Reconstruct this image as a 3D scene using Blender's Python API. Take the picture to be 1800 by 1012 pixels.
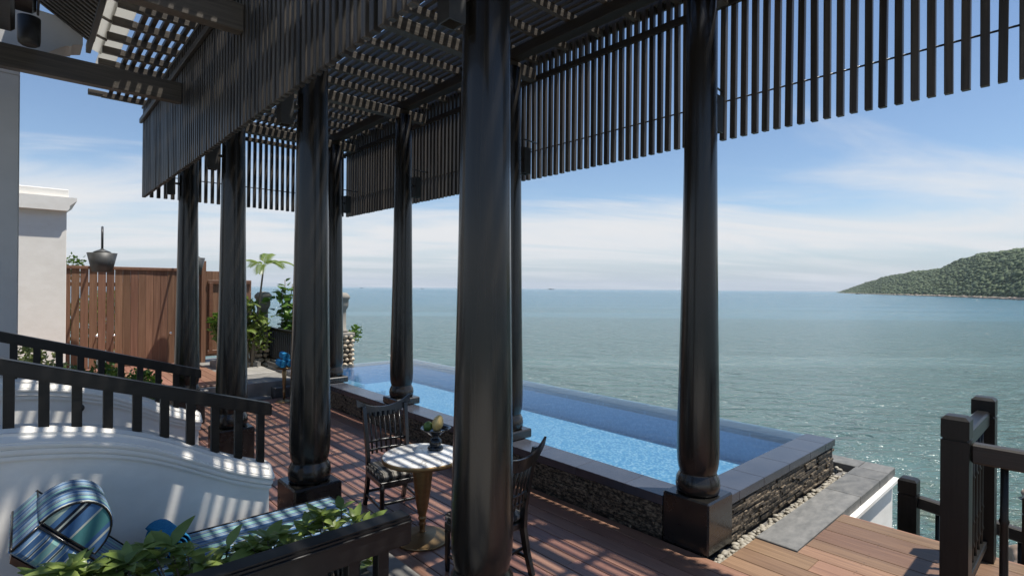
import bpy, bmesh, math, random
import numpy as np
from mathutils import Vector, Matrix, noise as mnoise
random.seed(7); rng = np.random.default_rng(7)
sc = bpy.context.scene
for o in list(bpy.data.objects): bpy.data.objects.remove(o)
col = sc.collection

# ------------------------------------------------------------------ camera
FPX, CAMH, YAW, ROLL = 945.7, 2.2, math.radians(42.28), math.radians(0.5)
Fx, Fy = math.sin(YAW), math.cos(YAW); Rx, Ry = math.cos(YAW), -math.sin(YAW)
cd = bpy.data.cameras.new('camera'); cam = bpy.data.objects.new('camera', cd); col.objects.link(cam)
c_, s_ = math.cos(ROLL), math.sin(ROLL)
M = Matrix(((Rx*c_, -Rx*s_, -Fx, 0), (Ry*c_, -Ry*s_, -Fy, 0), (s_, c_, 0, CAMH), (0, 0, 0, 1)))
cam.matrix_world = M
cd.sensor_width = 36; cd.lens = 36*FPX/1800; cd.clip_start = 0.05; cd.clip_end = 60000
sc.camera = cam

# ------------------------------------------------------------------ light
SUN = Vector((0.23, -0.27, 1.0)).normalized()
world = bpy.data.worlds.new('World'); sc.world = world; world.use_nodes = True
wn, wl = world.node_tree.nodes, world.node_tree.links
wn.clear()
def WN(t, **k):
    n = wn.new(t)
    for a, b in k.items(): setattr(n, a, b)
    return n
sky = WN('ShaderNodeTexSky', sky_type='NISHITA', sun_disc=False)
sky.sun_elevation = math.asin(SUN.z); sky.sun_rotation = math.atan2(SUN.x, SUN.y)
sky.air_density = 1.0; sky.dust_density = 0.15; sky.ozone_density = 3.5
tc = WN('ShaderNodeTexCoord'); sep = WN('ShaderNodeSeparateXYZ'); wl.new(tc.outputs['Generated'], sep.inputs[0])
def WM(op, a, b=None, clamp=False):
    n = WN('ShaderNodeMath', operation=op, use_clamp=clamp)
    for i, v in enumerate((a, b)):
        if v is None: continue
        if isinstance(v, (int, float)): n.inputs[i].default_value = v
        else: wl.new(v, n.inputs[i])
    return n.outputs[0]
zz = WM('MAXIMUM', sep.outputs[2], 0.0); den = WM('ADD', zz, 0.09)
cx = WM('DIVIDE', sep.outputs[0], den); cy = WM('DIVIDE', sep.outputs[1], den)
comb = WN('ShaderNodeCombineXYZ'); wl.new(cx, comb.inputs[0]); wl.new(cy, comb.inputs[1])
mp = WN('ShaderNodeMapping', vector_type='TEXTURE'); mp.inputs['Rotation'].default_value = (0, 0, math.radians(-30)); mp.inputs['Scale'].default_value = (3.4, 1.15, 1)
mp.inputs['Location'].default_value = (3.1, 1.7, 0)
wl.new(comb.outputs[0], mp.inputs[0])
n1 = WN('ShaderNodeTexNoise'); n1.inputs['Scale'].default_value = 1.0; n1.inputs['Detail'].default_value = 12; n1.inputs['Roughness'].default_value = 0.60
n1.inputs['Distortion'].default_value = 0.6; wl.new(mp.outputs[0], n1.inputs['Vector'])
# cloud cover falls off with altitude: thin cirrus veils low over the sea
cov = WN('ShaderNodeMapRange', interpolation_type='SMOOTHSTEP'); cov.inputs['From Min'].default_value = 0.08; cov.inputs['From Max'].default_value = 0.235
cov.inputs['To Min'].default_value = 0.25; cov.inputs['To Max'].default_value = -0.11; wl.new(zz, cov.inputs['Value'])
cov2 = WN('ShaderNodeMapRange', interpolation_type='SMOOTHSTEP'); cov2.inputs['From Min'].default_value = 0.02; cov2.inputs['From Max'].default_value = 0.09
cov2.inputs['To Min'].default_value = -0.22; cov2.inputs['To Max'].default_value = 0.0; wl.new(zz, cov2.inputs['Value'])
cl = WM('ADD', WM('ADD', n1.outputs[0], cov.outputs[0]), cov2.outputs[0])
cr = WN('ShaderNodeMapRange', interpolation_type='SMOOTHSTEP'); cr.inputs['From Min'].default_value = 0.45; cr.inputs['From Max'].default_value = 0.80
cr.inputs['To Max'].default_value = 1.0; wl.new(cl, cr.inputs['Value'])
hz = WN('ShaderNodeMapRange', interpolation_type='SMOOTHSTEP'); hz.inputs['From Min'].default_value = 0.0; hz.inputs['From Max'].default_value = 0.15
hz.inputs['To Min'].default_value = 0.85; hz.inputs['To Max'].default_value = 0.0; wl.new(zz, hz.inputs['Value'])
mixh = WN('ShaderNodeMixRGB'); mixh.inputs[2].default_value = (3.6, 4.2, 4.9, 1); wl.new(hz.outputs[0], mixh.inputs[0]); wl.new(sky.outputs[0], mixh.inputs[1])
mixc = WN('ShaderNodeMixRGB'); mixc.inputs[2].default_value = (6.1, 6.2, 6.35, 1); wl.new(cr.outputs[0], mixc.inputs[0]); wl.new(mixh.outputs[0], mixc.inputs[1])
bg = WN('ShaderNodeBackground'); bg.inputs['Strength'].default_value = 0.087; wl.new(mixc.outputs[0], bg.inputs[0])
wo = WN('ShaderNodeOutputWorld'); wl.new(bg.outputs[0], wo.inputs[0])
sd = bpy.data.lights.new('sun', 'SUN'); sd.energy = 4.5; sd.angle = math.radians(0.7); sd.color = (1.0, 0.95, 0.87)
so = bpy.data.objects.new('sun', sd); col.objects.link(so); so.location = (5, -5, 20)
so.rotation_euler = SUN.to_track_quat('Z', 'Y').to_euler()
sc.view_settings.view_transform = 'Standard'; sc.view_settings.look = 'None'; sc.view_settings.gamma = 1
sc.view_settings.exposure = 0.62; sc.view_settings.use_curve_mapping = False
sc.render.engine = 'CYCLES'

# ------------------------------------------------------------------ geometry of the place seen from the camera
def un(px, py, z):
    u, v = px-900, py-506; u, v = u*c_+v*s_, -u*s_+v*c_
    d = (CAMH-z)*FPX/v; r = u/FPX*d
    return Vector((Fx*d+Rx*r, Fy*d+Ry*r, z))

# ------------------------------------------------------------------ materials
def newmat(name):
    m = bpy.data.materials.new(name); m.use_nodes = True; nt = m.node_tree
    b = nt.nodes['Principled BSDF']; return m, nt, b
def nd(nt, t, **k):
    n = nt.nodes.new(t)
    for a, b in k.items(): setattr(n, a, b)
    return n
def setc(b, c, r=0.5, spec=None, metal=0, coat=0):
    b.inputs['Base Color'].default_value = (*c, 1); b.inputs['Roughness'].default_value = r; b.inputs['Metallic'].default_value = metal
    if spec is not None: b.inputs['Specular IOR Level'].default_value = spec
    if coat: b.inputs['Coat Weight'].default_value = coat; b.inputs['Coat Roughness'].default_value = 0.12
def textured(name, c1, c2, rough=0.5, scale=(8, 8, 8), detail=6, bump=0.1, var=0.0, spec=None, coat=0, rvar=0.1, metal=0, lo=0.3, hi=0.7, hue=0.0, speck=None):
    """noise-mixed colour in world space stretched by scale, per-piece value variation, fine bump"""
    m, nt, b = newmat(name); setc(b, c1, rough, spec, metal, coat); L = nt.links
    geo = nd(nt, 'ShaderNodeNewGeometry'); oi = nd(nt, 'ShaderNodeObjectInfo')
    mp = nd(nt, 'ShaderNodeMapping'); mp.inputs['Scale'].default_value = scale
    add = nd(nt, 'ShaderNodeVectorMath', operation='ADD'); mul = nd(nt, 'ShaderNodeVectorMath', operation='SCALE')
    comb = nd(nt, 'ShaderNodeCombineXYZ')
    for i in range(3): L.new(oi.outputs['Random'], comb.inputs[i])
    L.new(comb.outputs[0], mul.inputs[0]); mul.inputs['Scale'].default_value = 7.0
    L.new(geo.outputs['Position'], add.inputs[0]); L.new(mul.outputs[0], add.inputs[1]); L.new(add.outputs[0], mp.inputs[0])
    nz = nd(nt, 'ShaderNodeTexNoise'); nz.inputs['Scale'].default_value = 1; nz.inputs['Detail'].default_value = detail; nz.inputs['Roughness'].default_value = 0.62
    L.new(mp.outputs[0], nz.inputs['Vector'])
    mr = nd(nt, 'ShaderNodeMapRange'); mr.inputs['From Min'].default_value = lo; mr.inputs['From Max'].default_value = hi; L.new(nz.outputs[0], mr.inputs[0])
    mx = nd(nt, 'ShaderNodeMixRGB'); mx.inputs[1].default_value = (*c1, 1); mx.inputs[2].default_value = (*c2, 1); L.new(mr.outputs[0], mx.inputs[0])
    outc = mx.outputs[0]
    hsv = nd(nt, 'ShaderNodeHueSaturation'); L.new(outc, hsv.inputs['Color'])
    vr = nd(nt, 'ShaderNodeMapRange'); vr.inputs['To Min'].default_value = 1-var; vr.inputs['To Max'].default_value = 1+var; L.new(oi.outputs['Random'], vr.inputs[0]); L.new(vr.outputs[0], hsv.inputs['Value'])
    if hue:
        hr = nd(nt, 'ShaderNodeMapRange'); hr.inputs['To Min'].default_value = 0.5-hue; hr.inputs['To Max'].default_value = 0.5+hue
        fr = nd(nt, 'ShaderNodeMath', operation='FRACT'); ml = nd(nt, 'ShaderNodeMath', operation='MULTIPLY'); ml.inputs[1].default_value = 13.7
        L.new(oi.outputs['Random'], ml.inputs[0]); L.new(ml.outputs[0], fr.inputs[0]); L.new(fr.outputs[0], hr.inputs[0]); L.new(hr.outputs[0], hsv.inputs['Hue'])
    L.new(hsv.outputs[0], b.inputs['Base Color'])
    rr = nd(nt, 'ShaderNodeMapRange'); rr.inputs['To Min'].default_value = max(0.02, rough-rvar); rr.inputs['To Max'].default_value = min(1, rough+rvar); L.new(nz.outputs[0], rr.inputs[0]); L.new(rr.outputs[0], b.inputs['Roughness'])
    if bump:
        bp = nd(nt, 'ShaderNodeBump'); bp.inputs['Strength'].default_value = bump; bp.inputs['Distance'].default_value = 0.01; L.new(nz.outputs[0], bp.inputs['Height']); L.new(bp.outputs[0], b.inputs['Normal'])
    return m

MT = {}
MT['deck'] = textured('deck_wood', (0.180, 0.088, 0.061), (0.30, 0.164, 0.117), 0.36, (45, 1.6, 45), 7, 0.25, 0.22, spec=0.45, hue=0.008)
MT['deck_right'] = textured('deck_wood_right', (0.130, 0.074, 0.043), (0.250, 0.152, 0.090), 0.5, (40, 1.4, 40), 7, 0.25, 0.30, spec=0.4, hue=0.012)  # browner, more varied tone for the wider right-hand boards
MT['black_col'] = textured('black_lacquered_wood', (0.008, 0.0072, 0.0063), (0.0185, 0.0158, 0.013), 0.25, (46, 46, 1.0), 9, 0.035, 0.05, spec=0.4, coat=0.2, rvar=0.06)
MT['black_plinth'] = textured('black_lacquered_plinth', (0.006, 0.006, 0.006), (0.013, 0.012, 0.0105), 0.28, (4, 4, 7), 6, 0.05, 0.05, spec=0.5, coat=0.3)
MT['slat_v'] = textured('dark_stained_slat', (0.021, 0.0185, 0.016), (0.066, 0.056, 0.046), 0.44, (50, 50, 1.6), 6, 0.25, 0.45, spec=0.4)
MT['slat_y'] = textured('dark_stained_roof_slat', (0.034, 0.029, 0.024), (0.088, 0.074, 0.060), 0.5, (50, 1.6, 50), 6, 0.2, 0.25, spec=0.4)
MT['beam_x'] = textured('dark_stained_beam', (0.050, 0.042, 0.034), (0.105, 0.09, 0.073), 0.5, (1.8, 45, 45), 7, 0.25, 0.10, spec=0.4)
MT['beam_y'] = textured('dark_stained_girder', (0.016, 0.014, 0.012), (0.034, 0.029, 0.024), 0.5, (45, 1.8, 45), 7, 0.25, 0.10, spec=0.4)
MT['rail'] = textured('black_painted_rail', (0.004, 0.004, 0.0042), (0.011, 0.0104, 0.010), 0.36, (2.2, 45, 45), 6, 0.08, 0.08, spec=0.35, rvar=0.06)
MT['post'] = textured('black_painted_post', (0.005, 0.005, 0.0048), (0.0125, 0.0115, 0.010), 0.42, (40, 40, 2), 7, 0.12, 0.15, spec=0.3)
MT['chair'] = textured('black_chair_wood', (0.006, 0.0057, 0.0054), (0.014, 0.0125, 0.011), 0.3, (30, 30, 4), 5, 0.05, 0.05, spec=0.55, coat=0.2)
MT['metal'] = textured('dark_metal', (0.03, 0.03, 0.03), (0.05, 0.05, 0.05), 0.35, (9, 9, 9), 4, 0.02, metal=0.6)
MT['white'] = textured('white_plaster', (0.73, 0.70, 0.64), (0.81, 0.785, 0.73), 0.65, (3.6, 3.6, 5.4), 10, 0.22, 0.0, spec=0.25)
MT['shade_grey_wall'] = textured('white_plaster_shade_grey', (0.50, 0.49, 0.47), (0.58, 0.57, 0.55), 0.7, (2, 2, 2), 7, 0.1)  # white house plaster with its shade darkened into the colour
MT['coping'] = textured('dark_slate_coping', (0.034, 0.037, 0.047), (0.050, 0.054, 0.066), 0.24, (3, 3, 3), 6, 0.012, 0.10, spec=0.5, rvar=0.05)
MT['ledger'] = textured('split_slate', (0.018, 0.0145, 0.011), (0.30, 0.235, 0.16), 0.55, (22, 22, 40), 6, 0.6, 0.55, spec=0.35, lo=0.43, hi=0.80)
MT['strip'] = textured('grey_stone', (0.105, 0.105, 0.100), (0.165, 0.162, 0.152), 0.6, (7, 13, 7), 10, 0.35, 0.14, lo=.36, hi=.66, spec=0.3)
MT['mortar'] = textured('grey_mortar', (0.10, 0.095, 0.085), (0.16, 0.15, 0.14), 0.9, (20, 20, 20), 5, 0.3)
MT['dark_mortar'] = textured('dark_mortar', (0.020, 0.018, 0.016), (0.035, 0.032, 0.028), 0.9, (20, 20, 20), 5, 0.3)
MT['pebble'] = textured('river_pebble', (0.25, 0.22, 0.17), (0.42, 0.385, 0.31), 0.6, (18, 18, 18), 5, 0.1, 0.25)
MT['cobble'] = textured('cobble', (0.30, 0.24, 0.165), (0.52, 0.44, 0.33), 0.6, (14, 14, 14), 5, 0.15, 0.30)
MT['concrete'] = textured('pale_concrete', (0.17, 0.155, 0.13), (0.27, 0.25, 0.215), 0.8, (7, 7, 7), 7, 0.2)
MT['slab'] = textured('terrace_slab', (0.17, 0.162, 0.148), (0.30, 0.285, 0.26), 0.6, (5, 5, 5), 7, 0.2, 0.22)
MT['darkstone'] = textured('dark_basalt', (0.045, 0.044, 0.042), (0.09, 0.087, 0.08), 0.5, (8, 8, 8), 7, 0.2, 0.1)
MT['fence'] = textured('brown_fence_board', (0.125, 0.062, 0.038), (0.215, 0.118, 0.074), 0.55, (30, 30, 1.3), 7, 0.2, 0.20, spec=0.3, hue=0.008)
MT['brownwood'] = textured('brown_frame_wood', (0.09, 0.038, 0.020), (0.16, 0.075, 0.042), 0.45, (1.5, 30, 30), 6, 0.15, 0.1)
MT['brass'] = textured('aged_brass', (0.24, 0.155, 0.075), (0.34, 0.23, 0.115), 0.42, (3, 3, 14), 5, 0.02, metal=0.9)
MT['chrome'] = textured('chrome', (0.7, 0.7, 0.7), (0.8, 0.8, 0.8), 0.15, (5, 5, 5), 2, 0, metal=1)
MT['towel'] = textured('blue_towel', (0.02, 0.17, 0.37), (0.05, 0.29, 0.52), 0.95, (90, 90, 90), 4, 0.5, 0.12, spec=0.1)
MT['soil'] = textured('dark_soil', (0.02, 0.014, 0.009), (0.05, 0.035, 0.025), 0.95, (25, 25, 25), 6, 0.6)
MT['ground'] = textured('rocky_ground', (0.09, 0.075, 0.055), (0.19, 0.165, 0.13), 0.9, (1.2, 1.2, 1.2), 8, 0.6)
MT['bark'] = textured('stem_bark', (0.09, 0.07, 0.05), (0.19, 0.16, 0.12), 0.8, (12, 12, 60), 5, 0.3)
MT['black_gloss'] = textured('black_glazed_ceramic', (0.006, 0.006, 0.007), (0.010, 0.010, 0.011), 0.06, (5, 5, 5), 2, 0, spec=0.6)
MT['lamp'] = textured('charcoal_lamp', (0.022, 0.021, 0.020), (0.04, 0.038, 0.035), 0.5, (12, 12, 12), 5, 0.1)
MT['bucket'] = textured('grey_patinated_metal', (0.028, 0.028, 0.027), (0.06, 0.06, 0.057), 0.5, (9, 9, 9), 6, 0.1)

def leafmat(name, c1, c2, rough=0.38, trans=0.25):
    m, nt, b = newmat(name); setc(b, c1, rough, 0.45); L = nt.links
    oi = nd(nt, 'ShaderNodeObjectInfo'); geo = nd(nt, 'ShaderNodeNewGeometry')
    a = nd(nt, 'ShaderNodeMath', operation='ADD'); L.new(oi.outputs['Random'], a.inputs[0]); L.new(geo.outputs['Random Per Island'], a.inputs[1])
    fr = nd(nt, 'ShaderNodeMath', operation='FRACT'); L.new(a.outputs[0], fr.inputs[0])
    nz = nd(nt, 'ShaderNodeTexNoise'); nz.inputs['Scale'].default_value = 22; L.new(geo.outputs['Position'], nz.inputs['Vector'])
    av = nd(nt, 'ShaderNodeMath', operation='MULTIPLY_ADD'); av.inputs[1].default_value = 0.35; L.new(nz.outputs[0], av.inputs[0])
    ms = nd(nt, 'ShaderNodeMath', operation='MULTIPLY'); ms.inputs[1].default_value = 0.75; L.new(fr.outputs[0], ms.inputs[0]); L.new(ms.outputs[0], av.inputs[2])
    mx = nd(nt, 'ShaderNodeMixRGB'); mx.inputs[1].default_value = (*c1, 1); mx.inputs[2].default_value = (*c2, 1); L.new(av.outputs[0], mx.inputs[0])
    L.new(mx.outputs[0], b.inputs['Base Color'])
    tr = nd(nt, 'ShaderNodeBsdfTranslucent'); g = nd(nt, 'ShaderNodeHueSaturation'); g.inputs['Value'].default_value = 1.5; g.inputs['Saturation'].default_value = 1.1
    L.new(mx.outputs[0], g.inputs['Color']); L.new(g.outputs[0], tr.inputs[0])
    ms2 = nd(nt, 'ShaderNodeMixShader'); ms2.inputs[0].default_value = trans; out = nt.nodes['Material Output']
    L.new(b.outputs[0], ms2.inputs[1]); L.new(tr.outputs[0], ms2.inputs[2]); L.new(ms2.outputs[0], out.inputs[0])
    return m
MT['leaf_front'] = leafmat('glossy_shrub_leaf', (0.085, 0.14, 0.03), (0.28, 0.35, 0.095), 0.35)
MT['leaf_grape'] = leafmat('round_sea_leaf', (0.05, 0.12, 0.02), (0.15, 0.24, 0.05), 0.4)
MT['leaf_palm'] = leafmat('palm_leaf', (0.075, 0.13, 0.025), (0.20, 0.25, 0.06), 0.4, 0.3)
MT['leaf_hedge'] = leafmat('hedge_leaf', (0.04, 0.09, 0.02), (0.12, 0.19, 0.04), 0.45)
MT['leaf_lime'] = leafmat('lime_leaf', (0.16, 0.20, 0.05), (0.32, 0.36, 0.10), 0.45)
MT['forest'] = leafmat('far_forest', (0.036, 0.066, 0.026), (0.076, 0.106, 0.042), 0.8, 0.05)
MT['leaf_variegated'] = leafmat('variegated_leaf', (0.12, 0.17, 0.05), (0.34, 0.36, 0.16), 0.45)
MT['shore'] = textured('shore_rock', (0.20, 0.155, 0.115), (0.38, 0.31, 0.24), 0.9, (0.3, 0.3, 0.3), 6, 0.3, 0.2)
MT['boulder'] = textured('brown_boulder', (0.17, 0.115, 0.08), (0.33, 0.25, 0.19), 0.85, (1.8, 1.8, 1.8), 8, 0.5, 0.2)

# pool mosaic floor
def mosaic(name, ca, cb, cc):
    m, nt, b = newmat(name); setc(b, ca, 0.3); L = nt.links
    geo = nd(nt, 'ShaderNodeNewGeometry')
    sn = nd(nt, 'ShaderNodeVectorMath', operation='SNAP'); sn.inputs[1].default_value = (0.027, 0.027, 0.027); L.new(geo.outputs['Position'], sn.inputs[0])
    wn_ = nd(nt, 'ShaderNodeTexWhiteNoise'); L.new(sn.outputs[0], wn_.inputs['Vector'])
    r = nd(nt, 'ShaderNodeValToRGB'); L.new(wn_.outputs['Value'], r.inputs[0])
    e = r.color_ramp.elements; e[0].color = (*ca, 1); e[1].position = 0.97; e[1].color = (*cc, 1); k = e.new(0.55); k.color = (*cb, 1)
    L.new(r.outputs[0], b.inputs['Base Color'])
    return m
MT['mosaic'] = mosaic('pool_mosaic', (0.066, 0.180, 0.305), (0.115, 0.250, 0.37), (0.27, 0.38, 0.46))
MT['mosaic_wall'] = mosaic('pool_wall_mosaic', (0.06, 0.165, 0.33), (0.07, 0.185, 0.36), (0.095, 0.22, 0.40))

# pool water: clear layer with fresnel reflection
m, nt, b = newmat('pool_water'); nt.nodes.remove(b); out = nt.nodes['Material Output']
geo = nd(nt, 'ShaderNodeNewGeometry'); nz = nd(nt, 'ShaderNodeTexNoise'); nz.inputs['Scale'].default_value = 7; nz.inputs['Detail'].default_value = 3
nt.links.new(geo.outputs['Position'], nz.inputs['Vector'])
bp = nd(nt, 'ShaderNodeBump'); bp.inputs['Strength'].default_value = 0.18; bp.inputs['Distance'].default_value = 0.02; nt.links.new(nz.outputs[0], bp.inputs['Height'])
fr = nd(nt, 'ShaderNodeFresnel'); fr.inputs['IOR'].default_value = 1.33; nt.links.new(bp.outputs[0], fr.inputs['Normal'])
tr = nd(nt, 'ShaderNodeBsdfTransparent'); tr.inputs[0].default_value = (0.80, 0.93, 0.98, 1)
gl = nd(nt, 'ShaderNodeBsdfGlossy'); gl.inputs['Roughness'].default_value = 0.03; gl.inputs[0].default_value = (1, 1, 1, 1); nt.links.new(bp.outputs[0], gl.inputs['Normal'])
ms = nd(nt, 'ShaderNodeMixShader'); nt.links.new(fr.outputs[0], ms.inputs[0]); nt.links.new(tr.outputs[0], ms.inputs[1]); nt.links.new(gl.outputs[0], ms.inputs[2]); nt.links.new(ms.outputs[0], out.inputs[0])
MT['pool_water'] = m

# sea
m, nt, b = newmat('sea_water'); setc(b, (0.03, 0.10, 0.11), 0.16, 0.45); b.inputs['IOR'].default_value = 1.33; L = nt.links
geo = nd(nt, 'ShaderNodeNewGeometry')
def seanoise(scale, detail, rot=0.0, dist=0.0):
    mp = nd(nt, 'ShaderNodeMapping', vector_type='TEXTURE'); mp.inputs['Scale'].default_value = scale; mp.inputs['Rotation'].default_value = (0, 0, rot-YAW); L.new(geo.outputs['Position'], mp.inputs[0])
    n = nd(nt, 'ShaderNodeTexNoise'); n.inputs['Scale'].default_value = 1; n.inputs['Detail'].default_value = detail; n.inputs['Roughness'].default_value = 0.6; n.inputs['Distortion'].default_value = dist; L.new(mp.outputs[0], n.inputs['Vector']); return n.outputs[0]
wv1 = seanoise((0.75, 0.36, 1), 3, 0.15, 0.5); wv2 = seanoise((3.2, 1.3, 1), 3, -0.12, 0.6); slick = seanoise((900, 45, 1), 5, 0.03, 0.8)
ad = nd(nt, 'ShaderNodeMath', operation='MULTIPLY_ADD'); ad.inputs[1].default_value = 3.0; L.new(wv2, ad.inputs[0]); L.new(wv1, ad.inputs[2])
sl = nd(nt, 'ShaderNodeMapRange'); sl.inputs['From Min'].default_value = 0.52; sl.inputs['From Max'].default_value = 0.64; sl.inputs['To Min'].default_value = 1.0; sl.inputs['To Max'].default_value = 0.35; L.new(slick, sl.inputs[0])
bp = nd(nt, 'ShaderNodeBump'); bp.inputs['Distance'].default_value = 0.55; ln0 = nd(nt, 'ShaderNodeVectorMath', operation='LENGTH'); L.new(geo.outputs['Position'], ln0.inputs[0])
calm = nd(nt, 'ShaderNodeMapRange', interpolation_type='SMOOTHSTEP'); calm.inputs['From Min'].default_value = 700; calm.inputs['From Max'].default_value = 2600; calm.inputs['To Min'].default_value = 1.0; calm.inputs['To Max'].default_value = 0.25; L.new(ln0.outputs['Value'], calm.inputs[0])
st = nd(nt, 'ShaderNodeMath', operation='MULTIPLY'); L.new(sl.outputs[0], st.inputs[0]); L.new(calm.outputs[0], st.inputs[1]); L.new(st.outputs[0], bp.inputs['Strength']); L.new(ad.outputs[0], bp.inputs['Height']); L.new(bp.outputs[0], b.inputs['Normal'])
shal = seanoise((3.0, 2.2, 1), 6, 0.3, 0.8)
# shallows close to shore are patchy green over rock, deep water is blue
ln = nd(nt, 'ShaderNodeVectorMath', operation='LENGTH'); L.new(geo.outputs['Position'], ln.inputs[0])
dr = nd(nt, 'ShaderNodeMapRange', interpolation_type='SMOOTHSTEP'); dr.inputs['From Min'].default_value = 22; dr.inputs['From Max'].default_value = 260; L.new(ln.outputs['Value'], dr.inputs[0])
mxa = nd(nt, 'ShaderNodeMixRGB'); mxa.inputs[1].default_value = (0.076, 0.136, 0.130, 1); mxa.inputs[2].default_value = (0.056, 0.152, 0.205, 1); L.new(dr.outputs[0], mxa.inputs[0])
nr = nd(nt, 'ShaderNodeMapRange', interpolation_type='SMOOTHSTEP'); nr.inputs['From Min'].default_value = 12; nr.inputs['From Max'].default_value = 26; nr.inputs['To Min'].default_value = 1; nr.inputs['To Max'].default_value = 0; L.new(ln.outputs['Value'], nr.inputs[0])
sr = nd(nt, 'ShaderNodeMapRange', interpolation_type='SMOOTHSTEP'); sr.inputs['From Min'].default_value = 0.47; sr.inputs['From Max'].default_value = 0.62; L.new(shal, sr.inputs[0])
mm = nd(nt, 'ShaderNodeMath', operation='MULTIPLY'); L.new(nr.outputs[0], mm.inputs[0]); L.new(sr.outputs[0], mm.inputs[1])
mxb = nd(nt, 'ShaderNodeMixRGB'); mxb.inputs[2].default_value = (0.15, 0.145, 0.075, 1); L.new(mm.outputs[0], mxb.inputs[0]); L.new(mxa.outputs[0], mxb.inputs[1]); L.new(mxb.outputs[0], b.inputs['Base Color'])
MT['sea'] = m

# striped upholstery (stripe coordinate is UV.y, metres)
def stripes(name, stops, period, rough=0.85):
    m, nt, b = newmat(name); setc(b, (0.1, 0.1, 0.3), rough, 0.2); L = nt.links
    uv = nd(nt, 'ShaderNodeUVMap'); sp = nd(nt, 'ShaderNodeSeparateXYZ'); L.new(uv.outputs[0], sp.inputs[0])
    dv = nd(nt, 'ShaderNodeMath', operation='DIVIDE'); dv.inputs[1].default_value = period; L.new(sp.outputs[1], dv.inputs[0])
    fr = nd(nt, 'ShaderNodeMath', operation='FRACT'); L.new(dv.outputs[0], fr.inputs[0])
    r = nd(nt, 'ShaderNodeValToRGB'); r.color_ramp.interpolation = 'CONSTANT'; L.new(fr.outputs[0], r.inputs[0])
    e = r.color_ramp.elements
    e[0].position = 0; e[0].color = (*stops[0][1], 1); e[1].position = stops[1][0]; e[1].color = (*stops[1][1], 1)
    for p, c in stops[2:]: k = e.new(p); k.color = (*c, 1)
    L.new(r.outputs[0], b.inputs['Base Color'])
    geo = nd(nt, 'ShaderNodeNewGeometry'); nz = nd(nt, 'ShaderNodeTexNoise'); nz.inputs['Scale'].default_value = 350; L.new(geo.outputs['Position'], nz.inputs['Vector'])
    n2 = nd(nt, 'ShaderNodeTexNoise'); n2.inputs['Scale'].default_value = 9; L.new(geo.outputs['Position'], n2.inputs['Vector'])
    ad = nd(nt, 'ShaderNodeMath', operation='MULTIPLY_ADD'); ad.inputs[1].default_value = 1.2; L.new(n2.outputs[0], ad.inputs[0]); L.new(nz.outputs[0], ad.inputs[2])
    bp = nd(nt, 'ShaderNodeBump'); bp.inputs['Strength'].default_value = 0.15; bp.inputs['Distance'].default_value = 0.003; L.new(ad.outputs[0], bp.inputs['Height']); L.new(bp.outputs[0], b.inputs['Normal'])
    return m
BL = (0.065, 0.145, 0.285); TE = (0.20, 0.38, 0.355); WH = (0.48, 0.50, 0.43); NV = (0.014, 0.02, 0.035); LB = (0.16, 0.265, 0.40); GN = (0.32, 0.41, 0.345)
MT['stripe'] = stripes('blue_striped_fabric', [(0, BL), (.10, WH), (.13, LB), (.20, NV), (.23, WH), (.26, BL), (.36, GN), (.40, TE), (.56, GN), (.60, BL), (.70, WH), (.73, NV), (.765, GN), (.80, LB), (.90, WH), (.925, BL)], 0.21)
MT['stripe_big'] = stripes('blue_striped_fabric_end', [(0, BL), (.17, WH), (.20, BL), (.26, (0.07, 0.21, 0.21)), (.47, WH), (.50, BL), (.64, NV), (.68, WH), (.71, NV), (.75, BL), (.82, GN), (.93, BL)], 0.30)
MT['seat_stripe'] = stripes('charcoal_striped_fabric', [(0, (0.05, 0.047, 0.043)), (.42, (0.30, 0.275, 0.235)), (.55, (0.08, 0.075, 0.068)), (.62, (0.34, 0.315, 0.27)), (.92, (0.14, 0.13, 0.115))], 0.085)
# marble
m, nt, b = newmat('white_marble'); setc(b, (0.75, 0.74, 0.71), 0.22); L = nt.links
geo = nd(nt, 'ShaderNodeNewGeometry'); nz = nd(nt, 'ShaderNodeTexNoise'); nz.inputs['Scale'].default_value = 4.5; nz.inputs['Detail'].default_value = 8; nz.inputs['Distortion'].default_value = 1.4; L.new(geo.outputs['Position'], nz.inputs['Vector'])
a1 = nd(nt, 'ShaderNodeMath', operation='SUBTRACT'); a1.inputs[1].default_value = 0.5; L.new(nz.outputs[0], a1.inputs[0]); a2 = nd(nt, 'ShaderNodeMath', operation='ABSOLUTE'); L.new(a1.outputs[0], a2.inputs[0])
mr = nd(nt, 'ShaderNodeMapRange'); mr.inputs['From Max'].default_value = 0.035; L.new(a2.outputs[0], mr.inputs[0])
mx = nd(nt, 'ShaderNodeMixRGB'); mx.inputs[1].default_value = (0.40, 0.38, 0.355, 1); mx.inputs[2].default_value = (0.74, 0.73, 0.70, 1); L.new(mr.outputs[0], mx.inputs[0]); L.new(mx.outputs[0], b.inputs['Base Color'])
MT['marble'] = m
MT['mango'] = textured('yellow_mango_skin', (0.62, 0.42, 0.13), (0.70, 0.55, 0.25), 0.4, (25, 25, 25), 3, 0.05)
MT['greenfruit'] = textured('green_fruit_skin', (0.06, 0.12, 0.02), (0.11, 0.17, 0.04), 0.4, (40, 40, 40), 4, 0.15)
m, nt, b = newmat('frosted_pane'); setc(b, (0.62, 0.62, 0.58), 0.35); 
tl = nd(nt, 'ShaderNodeBsdfTranslucent'); tl.inputs[0].default_value = (.75, .74, .70, 1); mxs = nd(nt, 'ShaderNodeMixShader'); mxs.inputs[0].default_value = .55
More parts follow.
